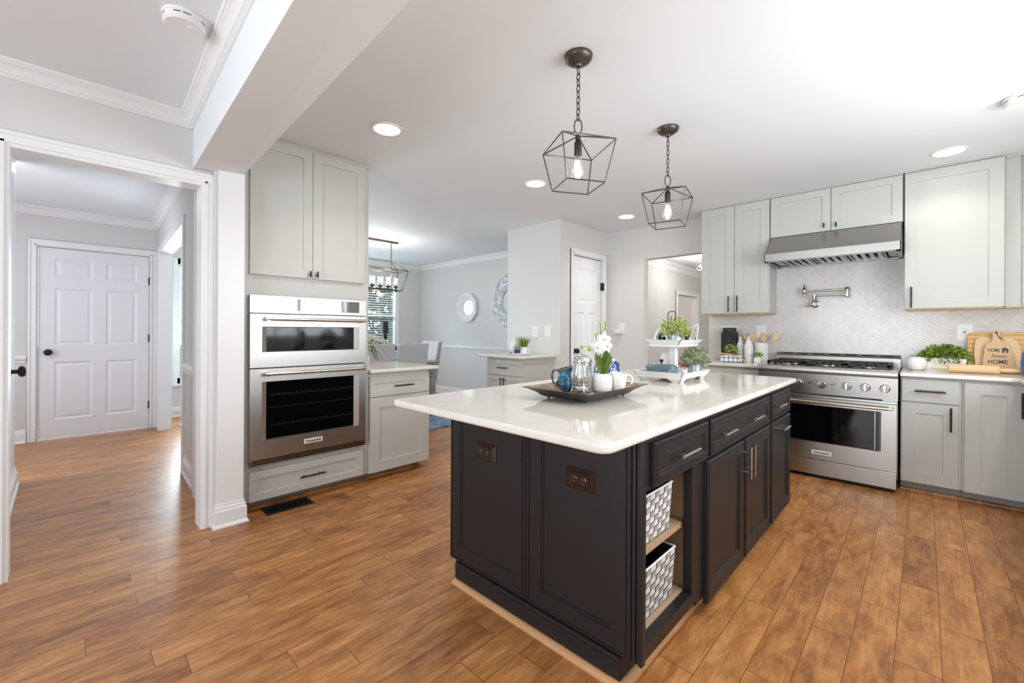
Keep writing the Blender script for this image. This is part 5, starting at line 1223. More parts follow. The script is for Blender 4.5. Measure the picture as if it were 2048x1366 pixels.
mb.f += [tuple(range(9)), tuple(range(45, 54))]
mb.build('lid', 'butter_blue', bu, smooth=50)
MB().lathe([(0, 0), (0.005, 0), (0.005, 0.008), (0.012, 0.013), (0.014, 0.021), (0.009, 0.029), (0, 0.030)], (2.695, 1.235, ZB1 + 0.070), 16).build('knob', 'matte_black', bu, smooth=50)
mb = MB(); mb.hexa([(2.80, 1.255, ZB1), (2.80, 1.315, ZB1), (2.808, 1.315, ZB1), (2.808, 1.255, ZB1)], [(2.852, 1.245, 1.055), (2.852, 1.305, 1.055), (2.860, 1.305, 1.055), (2.860, 1.245, 1.055)])
tag(mb.build('card_sign', 'plastic_white', None), 'plain white card leaning behind the butter dish on the lower tier', 'card')
sx, sy = 2.905, 1.17
sp = thing('potted_succulent', 'tiny reddish succulent in a glass pot beside the stand post', 'potted plant', (sx, sy, ZB1))
MB().lathe([(0, ZB1), (0.018, ZB1), (0.021, ZB1 + 0.03), (0.019, ZB1 + 0.03), (0.016, ZB1 + 0.004), (0, ZB1 + 0.004)], (sx, sy, 0), 18).build('pot', 'ceramic_white', sp, smooth=40)
leaf_cloud(40, (sx, sy, ZB1 + 0.034), (0.024, 0.024, 0.030), 0.018, 3, up=0.9, aspect=0.5, shell=0.1).build('leaves', 'succulent_red', sp)
def tin_plant(name, label, x, y, z, r, h, lr, lh, n, size, lm, seed, asp=0.5):
    t = thing(name, label, 'potted plant', (x, y, z))
    MB().lathe([(0, z), (r * .90, z), (r * .92, z + h * .1), (r * .90, z + h * .14), (r * .98, z + h * .9), (r * 1.03, z + h * .93), (r * 1.03, z + h), (r * .96, z + h), (r * .94, z + h * .85), (0, z + h * .85)], (x, y, 0), 28).build('pot', 'galvanised', t, smooth=40)
    lf = leaf_cloud(n, (x, y, z + h * 0.95), (lr, lr, lh), size, seed, aspect=asp, lo=-0.12, shell=0.3)
    rnd = random.Random(seed)
    for i in range(16):
        a = rnd.uniform(0, 2 * PI); q = rnd.uniform(.3, .8)
        lf.tube([(x, y, z + h * .85), (x + lr * q * .5 * math.cos(a), y + lr * q * .5 * math.sin(a), z + h + lh * .4), (x + lr * q * math.cos(a), y + lr * q * math.sin(a), z + h + lh * .7)], 0.0012, 4)
    lf.build('foliage', lm, t)
    return t
tin_plant('potted_herb', 'sage green bushy herb in a galvanised pot on the lower tier', 2.962, 1.122, ZB1, 0.046, 0.075, 0.088, 0.112, 520, 0.021, 'leaf_sage', 11)
tin_plant('potted_herb', 'lime green herb in a galvanised pot on the upper tier', 2.835, 1.208, ZB2, 0.058, 0.070, 0.098, 0.108, 430, 0.027, 'leaf_lime', 12)
cd = thing('wire_caddy', 'black metal caddy with an arched handle behind the lime green herb', 'caddy', (2.87, 1.23, ZB2))
C0 = (2.875, 1.235)
for u in (-0.105, 0.085):
    mb = MB(); sgn = 1 if u > 0 else -1
    q = [at(C0, u - 0.012, ZB2, -.03), at(C0, u + 0.020, ZB2, -.03), at(C0, u + 0.012 - sgn * 0.008, ZB2 + 0.075, -.01), at(C0, u - 0.002 - sgn * 0.008, ZB2 + 0.075, -.01)]
    mb.hexa(q, [p + FW * 0.006 for p in q]); mb.build('side_plate', 'matte_black', cd)
MB().box(2.79, 2.96, 1.27, 1.275, ZB2, ZB2 + 0.05).build('back_plate', 'matte_black', cd)
MB().tube([at(C0, u, z) for (u, z) in ((-0.036, 1.118), (-0.036, 1.315), (-0.033, 1.330), (-0.022, 1.336), (0.004, 1.338), (0.014, 1.330), (0.016, 1.315), (0.016, 1.118))], 0.003, 8).build('handle', 'matte_black', cd, smooth=60)
lw = thing('wreath_hoop', 'thin white arch ornament at the left of the upper tier', 'ornament', (2.72, 1.30, ZB2))
MB().tube([at((2.735, 1.29), u, z) for (u, z) in ((-0.012, 1.1145), (-0.010, 1.155), (0.002, 1.195), (0.022, 1.220), (0.045, 1.226), (0.062, 1.20), (0.068, 1.16), (0.068, 1.1145))], 0.0045, 8).build('hoop', 'ceramic_white', lw, smooth=60)
rb = thing('ribbon_loop', 'white loop ornament with dark script at the right of the upper tier', 'ornament', (2.95, 1.14, ZB2))
mb = MB(); c0 = (2.93, 1.135)
pth = [(-0.030, 1.1145), (-0.022, 1.150), (-0.006, 1.190), (0.008, 1.228), (0.024, 1.250), (0.036, 1.252), (0.040, 1.236), (0.038, 1.205), (0.030, 1.165), (0.026, 1.1145)]
for (u, z) in pth: mb.v += [tuple(at(c0, u, z, -0.022)), tuple(at(c0, u, z, 0.022)), tuple(at(c0, u * 0.82 + 0.002, 1.1145 + (z - 1.1145) * 0.955, 0.022)), tuple(at(c0, u * 0.82 + 0.002, 1.1145 + (z - 1.1145) * 0.955, -0.022))]
for i in range(len(pth) - 1):
    for q in range(4): mb.f.append((i * 4 + q, i * 4 + (q + 1) % 4, (i + 1) * 4 + (q + 1) % 4, (i + 1) * 4 + q))
mb.build('band', 'script_print', rb)

# ------------------------------------------------------------------ counter left of the range
ZK = 0.9005
cn = thing('canister', 'black textured lidded canister on the counter left of the range', 'canister', (4.875, 1.487, ZK))
mb = MB(); R = 0.080
rows, cols = 22, 40
for j in range(rows):
    for i in range(cols):
        a0, a1 = 2 * PI * (i + .08) / cols, 2 * PI * (i + .92) / cols; z0 = 0.915 + (1.195 - 0.915) * (j + .08) / rows; z1 = 0.915 + (1.195 - 0.915) * (j + .92) / rows; am = (a0 + a1) / 2; zm = (z0 + z1) / 2
        q = [(4.875 + R * math.cos(a), 1.487 + R * math.sin(a), z) for (a, z) in ((a0, z0), (a1, z0), (a1, z1), (a0, z1))] + [(4.875 + (R + .003) * math.cos(am), 1.487 + (R + .003) * math.sin(am), zm)]
        mb.add(q, [(0, 1, 4), (1, 2, 4), (2, 3, 4), (3, 0, 4)])
mb.lathe([(0, ZK), (R, ZK), (R, 1.197), (0.06, 1.202), (0, 1.202)], (4.875, 1.487, 0), 40)
mb.build('body', 'lamp_black', cn)
MB().lathe([(0, 1.203), (0.063, 1.203), (0.063, 1.207), (0.066, 1.209), (0.066, 1.238), (0.060, 1.243), (0, 1.243)], (4.875, 1.487, 0), 40).build('lid', 'lamp_black', cn, smooth=35)
def soap_bottle(x, y, h, r, label):
    t = thing('glass_bottle', label, 'bottle', (x, y, ZK))
    MB().lathe([(0, ZK), (r * .95, ZK), (r, ZK + 0.006), (r, ZK + h * .60), (r * .92, ZK + h * .68), (r * .38, ZK + h * .86), (r * .30, ZK + h * .90), (r * .30, ZK + h * .94), (0, ZK + h * .94)], (x, y, 0), 8).build('body', 'ceramic_matte', t, smooth=25)
    MB().lathe([(0, ZK + h * .94), (r * .22, ZK + h * .94), (r * .34, ZK + h * .97), (r * .22, ZK + h), (0, ZK + h)], (x, y, 0), 14).build('stopper', 'ceramic_white', t, smooth=40)
    MB().tube([(x, y - r * .34, ZK + h * .86), (x, y - r * .55, ZK + h * .93), (x, y - r * .2, ZK + h * 1.005), (x, y + r * .2, ZK + h * 1.005), (x, y + r * .5, ZK + h * .93), (x, y + r * .34, ZK + h * .86)], 0.0015, 6).build('wire_clasp', 'nickel', t, smooth=50)
soap_bottle(4.82, 1.366, 0.252, 0.036, 'white swing-top bottle nearer the black canister')
soap_bottle(4.76, 1.272, 0.255, 0.040, 'white swing-top bottle nearer the white utensil crock')
ck = tag(MB().lathe([(0, ZK), (0.064, ZK), (0.067, 0.906), (0.067, 1.088), (0.062, 1.088), (0.061, 0.912), (0, 0.91)], (4.885, 1.192, 0), 32).build('utensil_crock', 'ceramic_white', None, smooth=40), 'white ceramic crock holding wooden spoons, left of the range', 'crock')
def wooden_tool(y0, y1, z1, x0, x1, w, kind, label):
    t = thing('wooden_' + kind, label, kind, (4.885, 1.192, 0.93), group='wooden utensils in the white crock')
    p0, p1 = Vector((x0, y0, 0.93)), Vector((x1, y1, z1 - 0.085)); d = (p1 - p0).normalized()
    MB().tube([p0, p1], 0.005, 8).build('shaft', 'maple', t, smooth=50)
    tip = p1 + d * 0.095; sd = Vector((0, 1, 0)); mb = MB(); P = []
    for i in range(7):
        k = i / 6; ww = (0.006 + (w - 0.006) * math.sin(min(1.0, k * 1.25) * PI / 2)) if kind == 'spatula' else (0.006 + (w - 0.006) * math.sin(PI * (0.12 + 0.8 * k)))
        P.append((p1 + d * 0.095 * k, ww))
    for (p, ww) in P: mb.v += [tuple(p + sd * ww - Vector((.004, 0, 0))), tuple(p - sd * ww - Vector((.004, 0, 0))), tuple(p - sd * ww + Vector((.003, 0, 0))), tuple(p + sd * ww + Vector((.003, 0, 0)))]
    for i in range(6):
        for q in range(4): mb.f.append((i * 4 + q, i * 4 + (q + 1) % 4, (i + 1) * 4 + (q + 1) % 4, (i + 1) * 4 + q))
    mb.f += [(0, 1, 2, 3), (24, 25, 26, 27)]
    mb.build('blade', 'maple', t)
wooden_tool(1.215, 1.325, 1.190, 4.89, 4.93, 0.012, 'spoon', 'thin wooden stirrer leaning farthest left in the white crock')
wooden_tool(1.205, 1.268, 1.196, 4.88, 4.92, 0.028, 'spoon', 'slotted looking wooden spoon, second from left in the white crock')
wooden_tool(1.185, 1.185, 1.190, 4.90, 4.95, 0.030, 'spoon', 'wooden spoon upright in the middle of the white crock')
wooden_tool(1.170, 1.085, 1.192, 4.87, 4.90, 0.034, 'spatula', 'wide wooden spatula leaning farthest right in the white crock')
lt = thing('potted_succulent', 'small green succulent in a white square pot before the crock', 'potted plant', (4.72, 1.178, ZK))
MB().box(4.690, 4.752, 1.146, 1.210, ZK, 0.950).build('pot', 'ceramic_white', lt, bevel=0.005)
leaf_cloud(46, (4.72, 1.178, 0.951), (0.030, 0.030, 0.040), 0.028, 21, up=1.0, aspect=0.5, shell=0.1, lo=0.1).build('leaves', 'leaf_box', lt)
tw = MB().box(4.570, 4.685, 1.302, 1.484, ZK, 0.968)
tag(tw.build('folded_towel', 'plaid_cloth', None, bevel=0.018, seg=4), 'folded white and blue plaid towel on the counter left of the range', 'towel')
sp = thing('wooden_spoon', 'wooden spoon lying slanted across the plaid towel', 'spoon', (4.60, 1.39, 0.95))
mb = MB().tube([(4.575, 1.49, 0.985), (4.572, 1.40, 0.979), (4.564, 1.33, 0.962), (4.556, 1.24, 0.916)], [0.006, 0.0055, 0.0055, 0.005], 8); mb.build('shaft', 'beech', sp, smooth=60)
mb = MB().lathe([(0, -0.005), (0.012, -0.004), (0.016, 0), (0.012, 0.004), (0, 0.005)], (4.577, 1.478, 0.988), 14); mb.build('bowl', 'beech', sp, smooth=60)
bp_ = thing('potted_herb', 'small yellow green plant in a wicker pot behind the plaid towel', 'potted plant', (4.76, 1.436, ZK))
MB().lathe([(0, ZK), (0.040, ZK), (0.050, 0.96), (0.052, 0.99), (0.046, 0.99), (0.04, 0.97), (0, 0.97)], (4.735, 1.43, 0), 20).build('pot', 'wicker_brown', bp_, smooth=40)
leaf_cloud(150, (4.735, 1.425, 0.995), (0.052, 0.058, 0.085), 0.026, 22, up=0.7, aspect=0.6, shell=0.2).build('foliage', 'leaf_lime', bp_)

# ------------------------------------------------------------------ counter right of the range
bl = thing('yarn_ball', 'round white ribbed ornament on the counter just right of the range', 'ornament', (4.76, 0.045, ZK))
MB().lathe([(0, ZK), (0.035, ZK), (0.052, 0.915), (0.062, 0.943), (0.062, 0.965), (0.054, 0.990), (0.036, 1.003), (0.014, 1.006), (0, 1.002)], (4.76, 0.045, 0), 72, flute=(14, 0.014)).build('body', 'ceramic_matte', bl, smooth=70)
pn = thing('planter', 'green boxwood in a long white planter on the right counter', 'potted plant', (4.84, -0.115, ZK))
rect_loft([(4.795, 4.885, -0.225, 0.000, ZK), (4.785, 4.895, -0.236, 0.012, 1.000), (4.793, 4.887, -0.228, 0.004, 1.000), (4.800, 4.880, -0.215, -0.005, 0.975)], 'trough', 'ceramic_white', pn, close_top=True)
leaf_cloud(1100, (4.84, -0.110, 0.985), (0.080, 0.152, 0.118), 0.023, 31, up=0.5, aspect=0.75, lo=-0.15, shell=0.45).build('foliage', 'leaf_box', pn)
rp = thing('rolling_pin', 'pale wooden rolling pin lying on the right counter', 'rolling pin', (4.70, -0.26, ZK))
ya, yb = -0.135, -0.395
MB().tube([(4.70, ya, 0.9325), (4.70, ya - 0.003, 0.9325), (4.70, yb + 0.003, 0.9325), (4.70, yb, 0.9325)], [0.029, 0.032, 0.032, 0.029], 28).build('roller', 'beech', rp, smooth=40)
for (p, q) in ((ya, -0.036), (yb, -0.500)):
    s_ = 1 if q > p else -1
    MB().tube([(4.70, p, 0.9325), (4.70, p + s_ * 0.012, 0.9325), (4.70, p + s_ * 0.05, 0.9325), (4.70, q, 0.9325)], [0.009, 0.013, 0.0145, 0.0115], 14).build('grip', 'maple', rp, smooth=50)
def lean_board(name, label, poly, x_bot, x_top, z0, z1, th, m, bevel=0.004):
    """board outline (y, z above its foot) leaning back against the tile"""
    H = z1 - z0; ang = math.atan2(x_top - x_bot, H)
    T = lambda y, h, d: (x_bot + h * math.sin(ang) - d * math.cos(ang), y, z0 + h * math.cos(ang) + d * math.sin(ang))
    mb = MB(); n = len(poly)
    mb.v = [T(y, h, th) for (y, h) in poly] + [T(y, h, 0) for (y, h) in poly]
    mb.f = [tuple(range(n)), tuple(range(n, 2 * n))[::-1]] + [(i, (i + 1) % n, n + (i + 1) % n, n + i) for i in range(n)]
    return mb, T
def rr_poly(y0, y1, h0, h1, r, n=5): return [(p[0], p[1]) for p in round_rect(y0, y1, h0, h1, r, n)]
mb, T = lean_board('b', '', rr_poly(-0.80, -0.245, 0.001, 0.306, 0.035), 4.925, 4.965, ZK, 1.207, 0.018, 'bamboo_strips')
tag(mb.build('cutting_board', 'bamboo_strips', None, bevel=0.003), 'largest bamboo cutting board leaning at the back of the right counter', 'cutting board')
mb, T = lean_board('b', '', [(-0.285, 0.001), (-0.505, 0.001), (-0.518, 0.10), (-0.515, 0.20), (-0.500, 0.245), (-0.470, 0.268), (-0.335, 0.268), (-0.300, 0.262), (-0.285, 0.240), (-0.278, 0.14)][::-1], 4.885, 4.935, ZK, 1.173, 0.016, 'maple')
tag(mb.build('cutting_board', 'maple', None, bevel=0.003), 'pale maple cutting board between the largest board and the lettered paddle', 'cutting board')
pb = thing('paddle_board', 'small paddle board lettered with a house, leaning on the right counter', 'cutting board', (4.86, -0.40, ZK))
pol = [(-0.318, 0.001), (-0.482, 0.001), (-0.478, 0.10), (-0.462, 0.205), (-0.452, 0.222), (-0.424, 0.232), (-0.415, 0.245), (-0.412, 0.290), (-0.414, 0.305), (-0.404, 0.322), (-0.393, 0.326), (-0.382, 0.322), (-0.372, 0.305), (-0.374, 0.290), (-0.371, 0.245), (-0.362, 0.232), (-0.345, 0.222), (-0.335, 0.205), (-0.322, 0.10)][::-1]
mb, T = lean_board('b', '', pol, 4.845, 4.905, ZK, 1.227, 0.014, 'oak_end')
mb.build('board', 'oak_end', pb, bevel=0.002)
ang = math.atan2(0.06, 0.326)
def on_board(y, h): # frame on the paddle's front face
    p = T(y, h, 0.0145); ca, sa = math.cos(ang), math.sin(ang)
    return Matrix(((0, sa, -ca, p[0]), (-1, 0, 0, p[1]), (0, ca, sa, p[2]), (0, 0, 0, 1)))
text_mesh('lettering', 'HOME', 0.034, on_board(-0.378, 0.170), 'lettering', pb, width=0.062, depth=0.0004, bold=0.0006)
text_mesh('lettering', 'Sweet', 0.038, on_board(-0.402, 0.127), 'lettering', pb, width=0.082, depth=0.0004, shear=0.35)
text_mesh('lettering', 'HOME', 0.042, on_board(-0.397, 0.082), 'lettering', pb, width=0.098, depth=0.0004, bold=0.0008)
mb = MB(); M = on_board(-0.436, 0.172)
mb.add([(-0.020, 0.004, 0), (-0.023, 0.0015, 0), (0, 0.023, 0), (0.023, 0.0015, 0), (0.020, 0.004, 0), (0.016, 0.004, 0), (0.016, -0.020, 0), (0.005, -0.020, 0), (0.005, -0.006, 0), (-0.005, -0.006, 0), (-0.005, -0.020, 0), (-0.016, -0.020, 0), (-0.016, 0.004, 0)], [(0, 1, 2, 3, 4, 5, 12), (12, 5, 8, 9), (5, 6, 7, 8), (9, 10, 11, 12)], M)
mb.box(-0.016, -0.011, 0.010, 0.020, -0.0003, 0.0003, M); mb.build('house_emblem', 'lettering', pb)
p = T(-0.393, 0.306, 0.015)
MB().lathe([(0, 0), (0.007, 0), (0.007, 0.0015), (0, 0.0015)], n=14, M=on_board(-0.393, 0.306)).build('hang_hole', 'slot_dark', pb)
MB().tube([p, T(-0.396, 0.29, 0.018), T(-0.408, 0.268, 0.018), T(-0.420, 0.25, 0.017), T(-0.438, 0.244, 0.016), T(-0.424, 0.256, 0.019), T(-0.410, 0.272, 0.019)], 0.0018, 6).build('cord', 'cream_cord', pb, smooth=60)
bcr = thing('blue_crock', 'blue glazed crock cut off by the right picture edge on the counter', 'crock', (4.64, -0.546, ZK))
MB().lathe([(0, ZK), (0.050, ZK), (0.058, 0.93), (0.060, 1.00), (0.052, 1.06), (0.046, 1.08), (0.042, 1.08), (0.045, 1.05), (0, 1.04)], (4.64, -0.546, 0), 28).build('body', 'mug_blue', bcr, smooth=45)

# ------------------------------------------------------------------ on the small cabinet
ZS = 0.9255
ot = thing('oval_tray', 'oval silver tray with loop handles on the small cabinet', 'tray', (3.605, 3.35, ZS))
mb = MB(); S_ = Matrix.Rotation(math.radians(-46), 4, 'Z')
mb.lathe([(0, 0), (0.115, 0), (0.135, 0.004), (0.150, 0.020), (0.148, 0.021), (0.133, 0.007), (0, 0.004)], (3.605, 3.35, ZS), 40, M=S_ @ Matrix.Diagonal((1, 0.62, 1, 1)))
mb.build('dish', 'white_wash', ot, smooth=50)
for sgn in (-1, 1): MB().tube([at((3.605, 3.35), sgn * u, ZS + z) for (u, z) in ((0.140, 0.018), (0.158, 0.026), (0.160, 0.045), (0.146, 0.05), (0.138, 0.03))], 0.0028, 6).build('handle', 'nickel', ot, smooth=60)
gp = thing('potted_grass', 'grassy green plant in a white pot on the oval tray', 'potted plant', (3.63, 3.315, ZS + .006))
c = at((3.605, 3.35), 0.055, 0); gx, gy = c.x, c.y; gp.location = (gx, gy, ZS + 0.005)
MB().lathe([(0, ZS + .005), (0.040, ZS + .005), (0.047, ZS + .09), (0.043, ZS + .09), (0.038, ZS + .07), (0, ZS + .07)], (gx, gy, 0), 24).build('pot', 'ceramic_white', gp, smooth=40)
rnd = random.Random(5); mb = MB()
for i in range(170):
    a = rnd.uniform(0, 2 * PI); sp_ = rnd.random() ** 0.7; L = rnd.uniform(0.10, 0.17); r0 = 0.032 * rnd.random()
    p0 = Vector((gx + r0 * math.cos(a), gy + r0 * math.sin(a), ZS + 0.075)); d = Vector((math.cos(a) * sp_ * 0.55, math.sin(a) * sp_ * 0.55, 1)).normalized(); sd = d.cross(Vector((rnd.uniform(-1, 1), rnd.uniform(-1, 1), 0.1))).normalized() * 0.0022
    p1 = p0 + d * L * .55; p2 = p0 + d * L + Vector((math.cos(a), math.sin(a), -0.3)) * 0.02 * sp_
    mb.add([p0 - sd, p0 + sd, p1 + sd, p1 - sd, p2], [(0, 1, 2, 3), (3, 2, 4)])
mb.build('grass_blades', 'leaf_grass', gp)
c = at((3.605, 3.35), -0.012, 0, -0.02); bxm = thing('blue_pot', 'small royal blue square pot with a pale succulent on the oval tray', 'potted plant', (c.x, c.y, ZS + .006))
MB().box(c.x - 0.026, c.x + 0.026, c.y - 0.026, c.y + 0.026, ZS + .006, ZS + .062).build('pot', 'mug_blue', bxm, bevel=0.004)
MATS['royal'] = mat('royal_blue', lin(44, 66, 140), 0.2); bxm.children[0].data.materials[0] = MATS['royal_blue']
leaf_cloud(50, (c.x, c.y, ZS + .062), (0.034, 0.034, 0.05), 0.03, 41, up=.9, shell=.1, aspect=.5).build('leaves', 'leaf_lime', bxm)
c = at((3.605, 3.35), -0.088, 0, -0.02); dk = thing('print_napkin', 'dark blue and white printed napkin bow on the oval tray', 'napkin', (c.x, c.y, ZS + .01))
mb = MB()
for (u, r) in ((-0.022, 0.022), (0.016, 0.022)): q = at((c.x, c.y), u, ZS + 0.034); mb.lathe([(0, -r), (r * .8, -r * .6), (r, 0), (r * .8, r * .6), (0, r)], tuple(q), 12)
mb.build('cloth', 'blue_white_print', dk, smooth=60)
c = at((3.605, 3.35), -0.050, 0, 0.075); wj = thing('white_jug', 'white pottery jug at the back of the oval tray', 'jug', (c.x, c.y, ZS))
MB().lathe([(0, ZS + 0.004), (0.038, ZS + 0.004), (0.050, ZS + .05), (0.050, ZS + .10), (0.036, ZS + .15), (0.034, ZS + .18), (0.042, ZS + .20), (0.038, ZS + .20), (0.03, ZS + .17), (0, ZS + .16)], (c.x, c.y, 0), 24).build('body', 'ceramic_white', wj, smooth=50)
MB().tube([at((c.x, c.y), u, ZS + z) for (u, z) in ((-0.036, .185), (-0.06, .19), (-0.074, .165), (-0.072, .12), (-0.05, .08))], 0.005, 8).build('handle', 'ceramic_white', wj, smooth=60)
# ------------------------------------------------------------------ dining room
rug = MB().box(1.0, 4.35, 4.29, 6.75, 0.001, 0.012)
tag(rug.build('area_rug', 'rug_blue', None, bevel=0.003), 'blue patterned rug under the dining table', 'rug')
ZR = 0.0125
dt = thing('dining_table', 'grey wood dining table with turned legs', 'table', (2.45, 5.35, ZR))
MB().box(1.30, 3.62, 4.86, 5.84, 0.742, 0.775).build('tabletop', 'grey_wood', dt, bevel=0.006)
MB().box(1.40, 3.55, 4.93, 4.955, 0.645, 0.742).box(1.40, 3.55, 5.745, 5.77, 0.645, 0.742).box(1.40, 1.425, 4.93, 5.77, 0.645, 0.742).box(3.525, 3.55, 4.93, 5.77, 0.645, 0.742).build('apron', 'grey_wood', dt)
LEG = [(0.026, ZR), (0.030, 0.03), (0.024, 0.06), (0.036, 0.20), (0.050, 0.40), (0.054, 0.47), (0.044, 0.53), (0.032, 0.555), (0.045, 0.57), (0.045, 0.585), (0.034, 0.595), (0.048, 0.612), (0.048, 0.628), (0.036, 0.64)]
for (x, y) in ((3.53, 4.945), (3.53, 5.755), (1.42, 4.945), (1.42, 5.755)):
    MB().lathe([(0, ZR)] + LEG + [(0, 0.64)], (x, y, 0), 24).box(x - 0.045, x + 0.045, y - 0.045, y + 0.045, 0.638, 0.742).build('leg', 'grey_wood', dt, smooth=40)
def dining_chair():
    t = thing('dining_chair', 'chair', 'chair', (0, 0, 0), group='upholstered chairs round the dining table')
    w = 0.207
    MB().box(-w - 0.01, w + 0.01, -0.20, 0.25, 0.40, 0.475).build('seat', 'chair_fabric', t, bevel=0.022, seg=3)
    # leaning upholstered back
    mb = MB(); mb.hexa([(-w, -0.235, 0.44), (w, -0.235, 0.44), (w, -0.145, 0.44), (-w, -0.145, 0.44)], [(-w, -0.335, 1.025), (w, -0.335, 1.025), (w, -0.262, 1.025), (-w, -0.262, 1.025)])
    bk = mb.build('backrest', 'chair_fabric', t, bevel=0.014, seg=3)
    nl = MB()
    for sx in (-1, 1):
        for i in range(14):
            k = (i + 0.5) / 14; z = 0.46 + 0.55 * k
            for f_ in (0.5,):
                yr = -0.235 - 0.10 * k * 0.98; yf = -0.145 - 0.117 * k * 0.98; y = yr + (yf - yr) * f_
                nl.lathe([(0.0085, 0), (0.006, 0.003), (0, 0.004)], (sx * (w + 0.0005), y, z), 8, M=Matrix.Rotation(sx * PI / 2, 4, 'Y'))
    nl.build('nailheads', 'lamp_black', bk)
    for sx in (-1, 1):
        MB().tube([(sx * 0.185, 0.215, 0.40), (sx * 0.185, 0.215, 0.20), (sx * 0.185, 0.215, 0.0)], [0.024, 0.021, 0.016], 10).build('leg', 'grey_wood', t, smooth=40)
        MB().tube([(sx * 0.185, -0.19, 0.46), (sx * 0.185, -0.20, 0.25), (sx * 0.185, -0.265, 0.0)], [0.024, 0.022, 0.017], 10).build('leg', 'grey_wood', t, smooth=40)
    return t
ch = dining_chair()
for i, (x, y, rz, lb) in enumerate(((2.985, 4.835, 0, 'grey upholstered chair with its back to the kitchen, nearer the table corner leg'),
                                    (2.510, 4.835, 0, 'grey upholstered chair with its back to the kitchen, next to the tall cabinet'),
                                    (3.545, 5.345, PI / 2, 'upholstered chair at the table end, side edge with nailheads in view'),
                                    (2.02, 4.835, 0, 'grey upholstered chair with its back to the kitchen, hidden behind the tall cabinet'))):
    c = ch if i == 0 else copy_tree(ch)
    c.location = (x, y, ZR); c.rotation_euler = (0, 0, rz); c['label'] = lb
# flowers and lamp on the table
vz = 0.7755
fl = thing('flower_vase', 'white hydrangea bunch in a vase on the dining table', 'vase', (2.73, 5.12, vz))
MB().lathe([(0, vz), (0.045, vz), (0.060, vz + .06), (0.055, vz + .13), (0.040, vz + .17), (0.036, vz + .17), (0.05, vz + .12), (0, vz + .01)], (2.73, 5.12, 0), 24).build('vase', 'ceramic_white', fl, smooth=45)
leaf_cloud(120, (2.73, 5.12, vz + .17), (0.12, 0.12, 0.10), 0.06, 51, lo=-0.4, shell=.2, aspect=.55).build('leaves', 'leaf_dark', fl)
for (dx, dy, dz, s) in ((0, 0, .30, 51), (.11, -.02, .26, 52), (-.08, .04, .27, 53), (.04, .09, .25, 54), (.05, -.10, .25, 55)):
    leaf_cloud(160, (2.73 + dx, 5.12 + dy, vz + dz), (0.075, 0.075, 0.07), 0.024, s, lo=-0.8, shell=.7, aspect=.95).build('blossom', 'hydrangea', fl)
lp = thing('table_lamp', 'slim black candlestick lamp with black shade on the dining table', 'lamp', (3.10, 5.42, vz))
MB().lathe([(0, vz), (0.055, vz), (0.055, vz + .012), (0.018, vz + .03), (0.014, vz + .10), (0.026, vz + .14), (0.030, vz + .20), (0.020, vz + .27), (0.024, vz + .31), (0.030, vz + .33), (0.030, vz + .365), (0.010, vz + .38), (0, vz + .385)], (3.10, 5.42, 0), 20).build('base', 'lamp_black', lp, smooth=45)
MB().lathe([(0.046, vz + .375), (0.041, vz + .545), (0.039, vz + .545), (0.044, vz + .375)], (3.10, 5.42, 0), 28).build('shade', 'lamp_black', lp, smooth=45)
nb = MB().box(3.02, 3.08, 4.98, 5.04, vz, vz + .055); tag(nb.build('folded_napkin', 'napkin_blue', None, bevel=0.008), 'small folded slate blue napkin standing on the table between two chairs', 'napkin')
# plant with arching leaves on the peninsula counter
ppx, ppy, ppz = 1.835, 3.56, 0.8875
ap = thing('potted_plant', 'leafy plant with arching blades at the back of the peninsula counter', 'potted plant', (ppx, ppy, ppz))
MB().lathe([(0, ppz), (0.035, ppz), (0.045, ppz + .05), (0.042, ppz + .09), (0.036, ppz + .09), (0.038, ppz + .05), (0, ppz + .01)], (ppx, ppy, 0), 20).build('pot', 'ceramic_white', ap, smooth=45)
rnd = random.Random(9)
for i, (a, L, w) in enumerate(((0.00, .14, .020), (0.25, .23, .006), (-0.3, .15, .014), (1.2, .14, .014), (2.2, .12, .013), (0.1, .19, .008))):
    d = Vector((0.62, -0.78, 0)); d.rotate(Matrix.Rotation(a, 3, 'Z')); mb = MB(); n = 7; lift = (0.085, 0.09, 0.05, 0.08, 0.08, 0.05)[i]
    for k in range(n):
        t_ = k / (n - 1); p = Vector((ppx, ppy, ppz + .09)) + d * L * t_ + Vector((0, 0, lift * math.sin(PI * min(1, t_ * 1.1)) * 1.2 - 0.05 * t_ ** 2)); sd = Vector((-d.y, d.x, 0.3)).normalized() * w * math.sin(PI * (0.1 + 0.88 * t_))
        mb.v += [tuple(p - sd), tuple(p + sd)]
    for k in range(n - 1): mb.f.append((k * 2, k * 2 + 1, k * 2 + 3, k * 2 + 2))
    mb.build('leaf', 'orchid_leaf' if i != 1 else 'leaf_dark', ap, smooth=80)

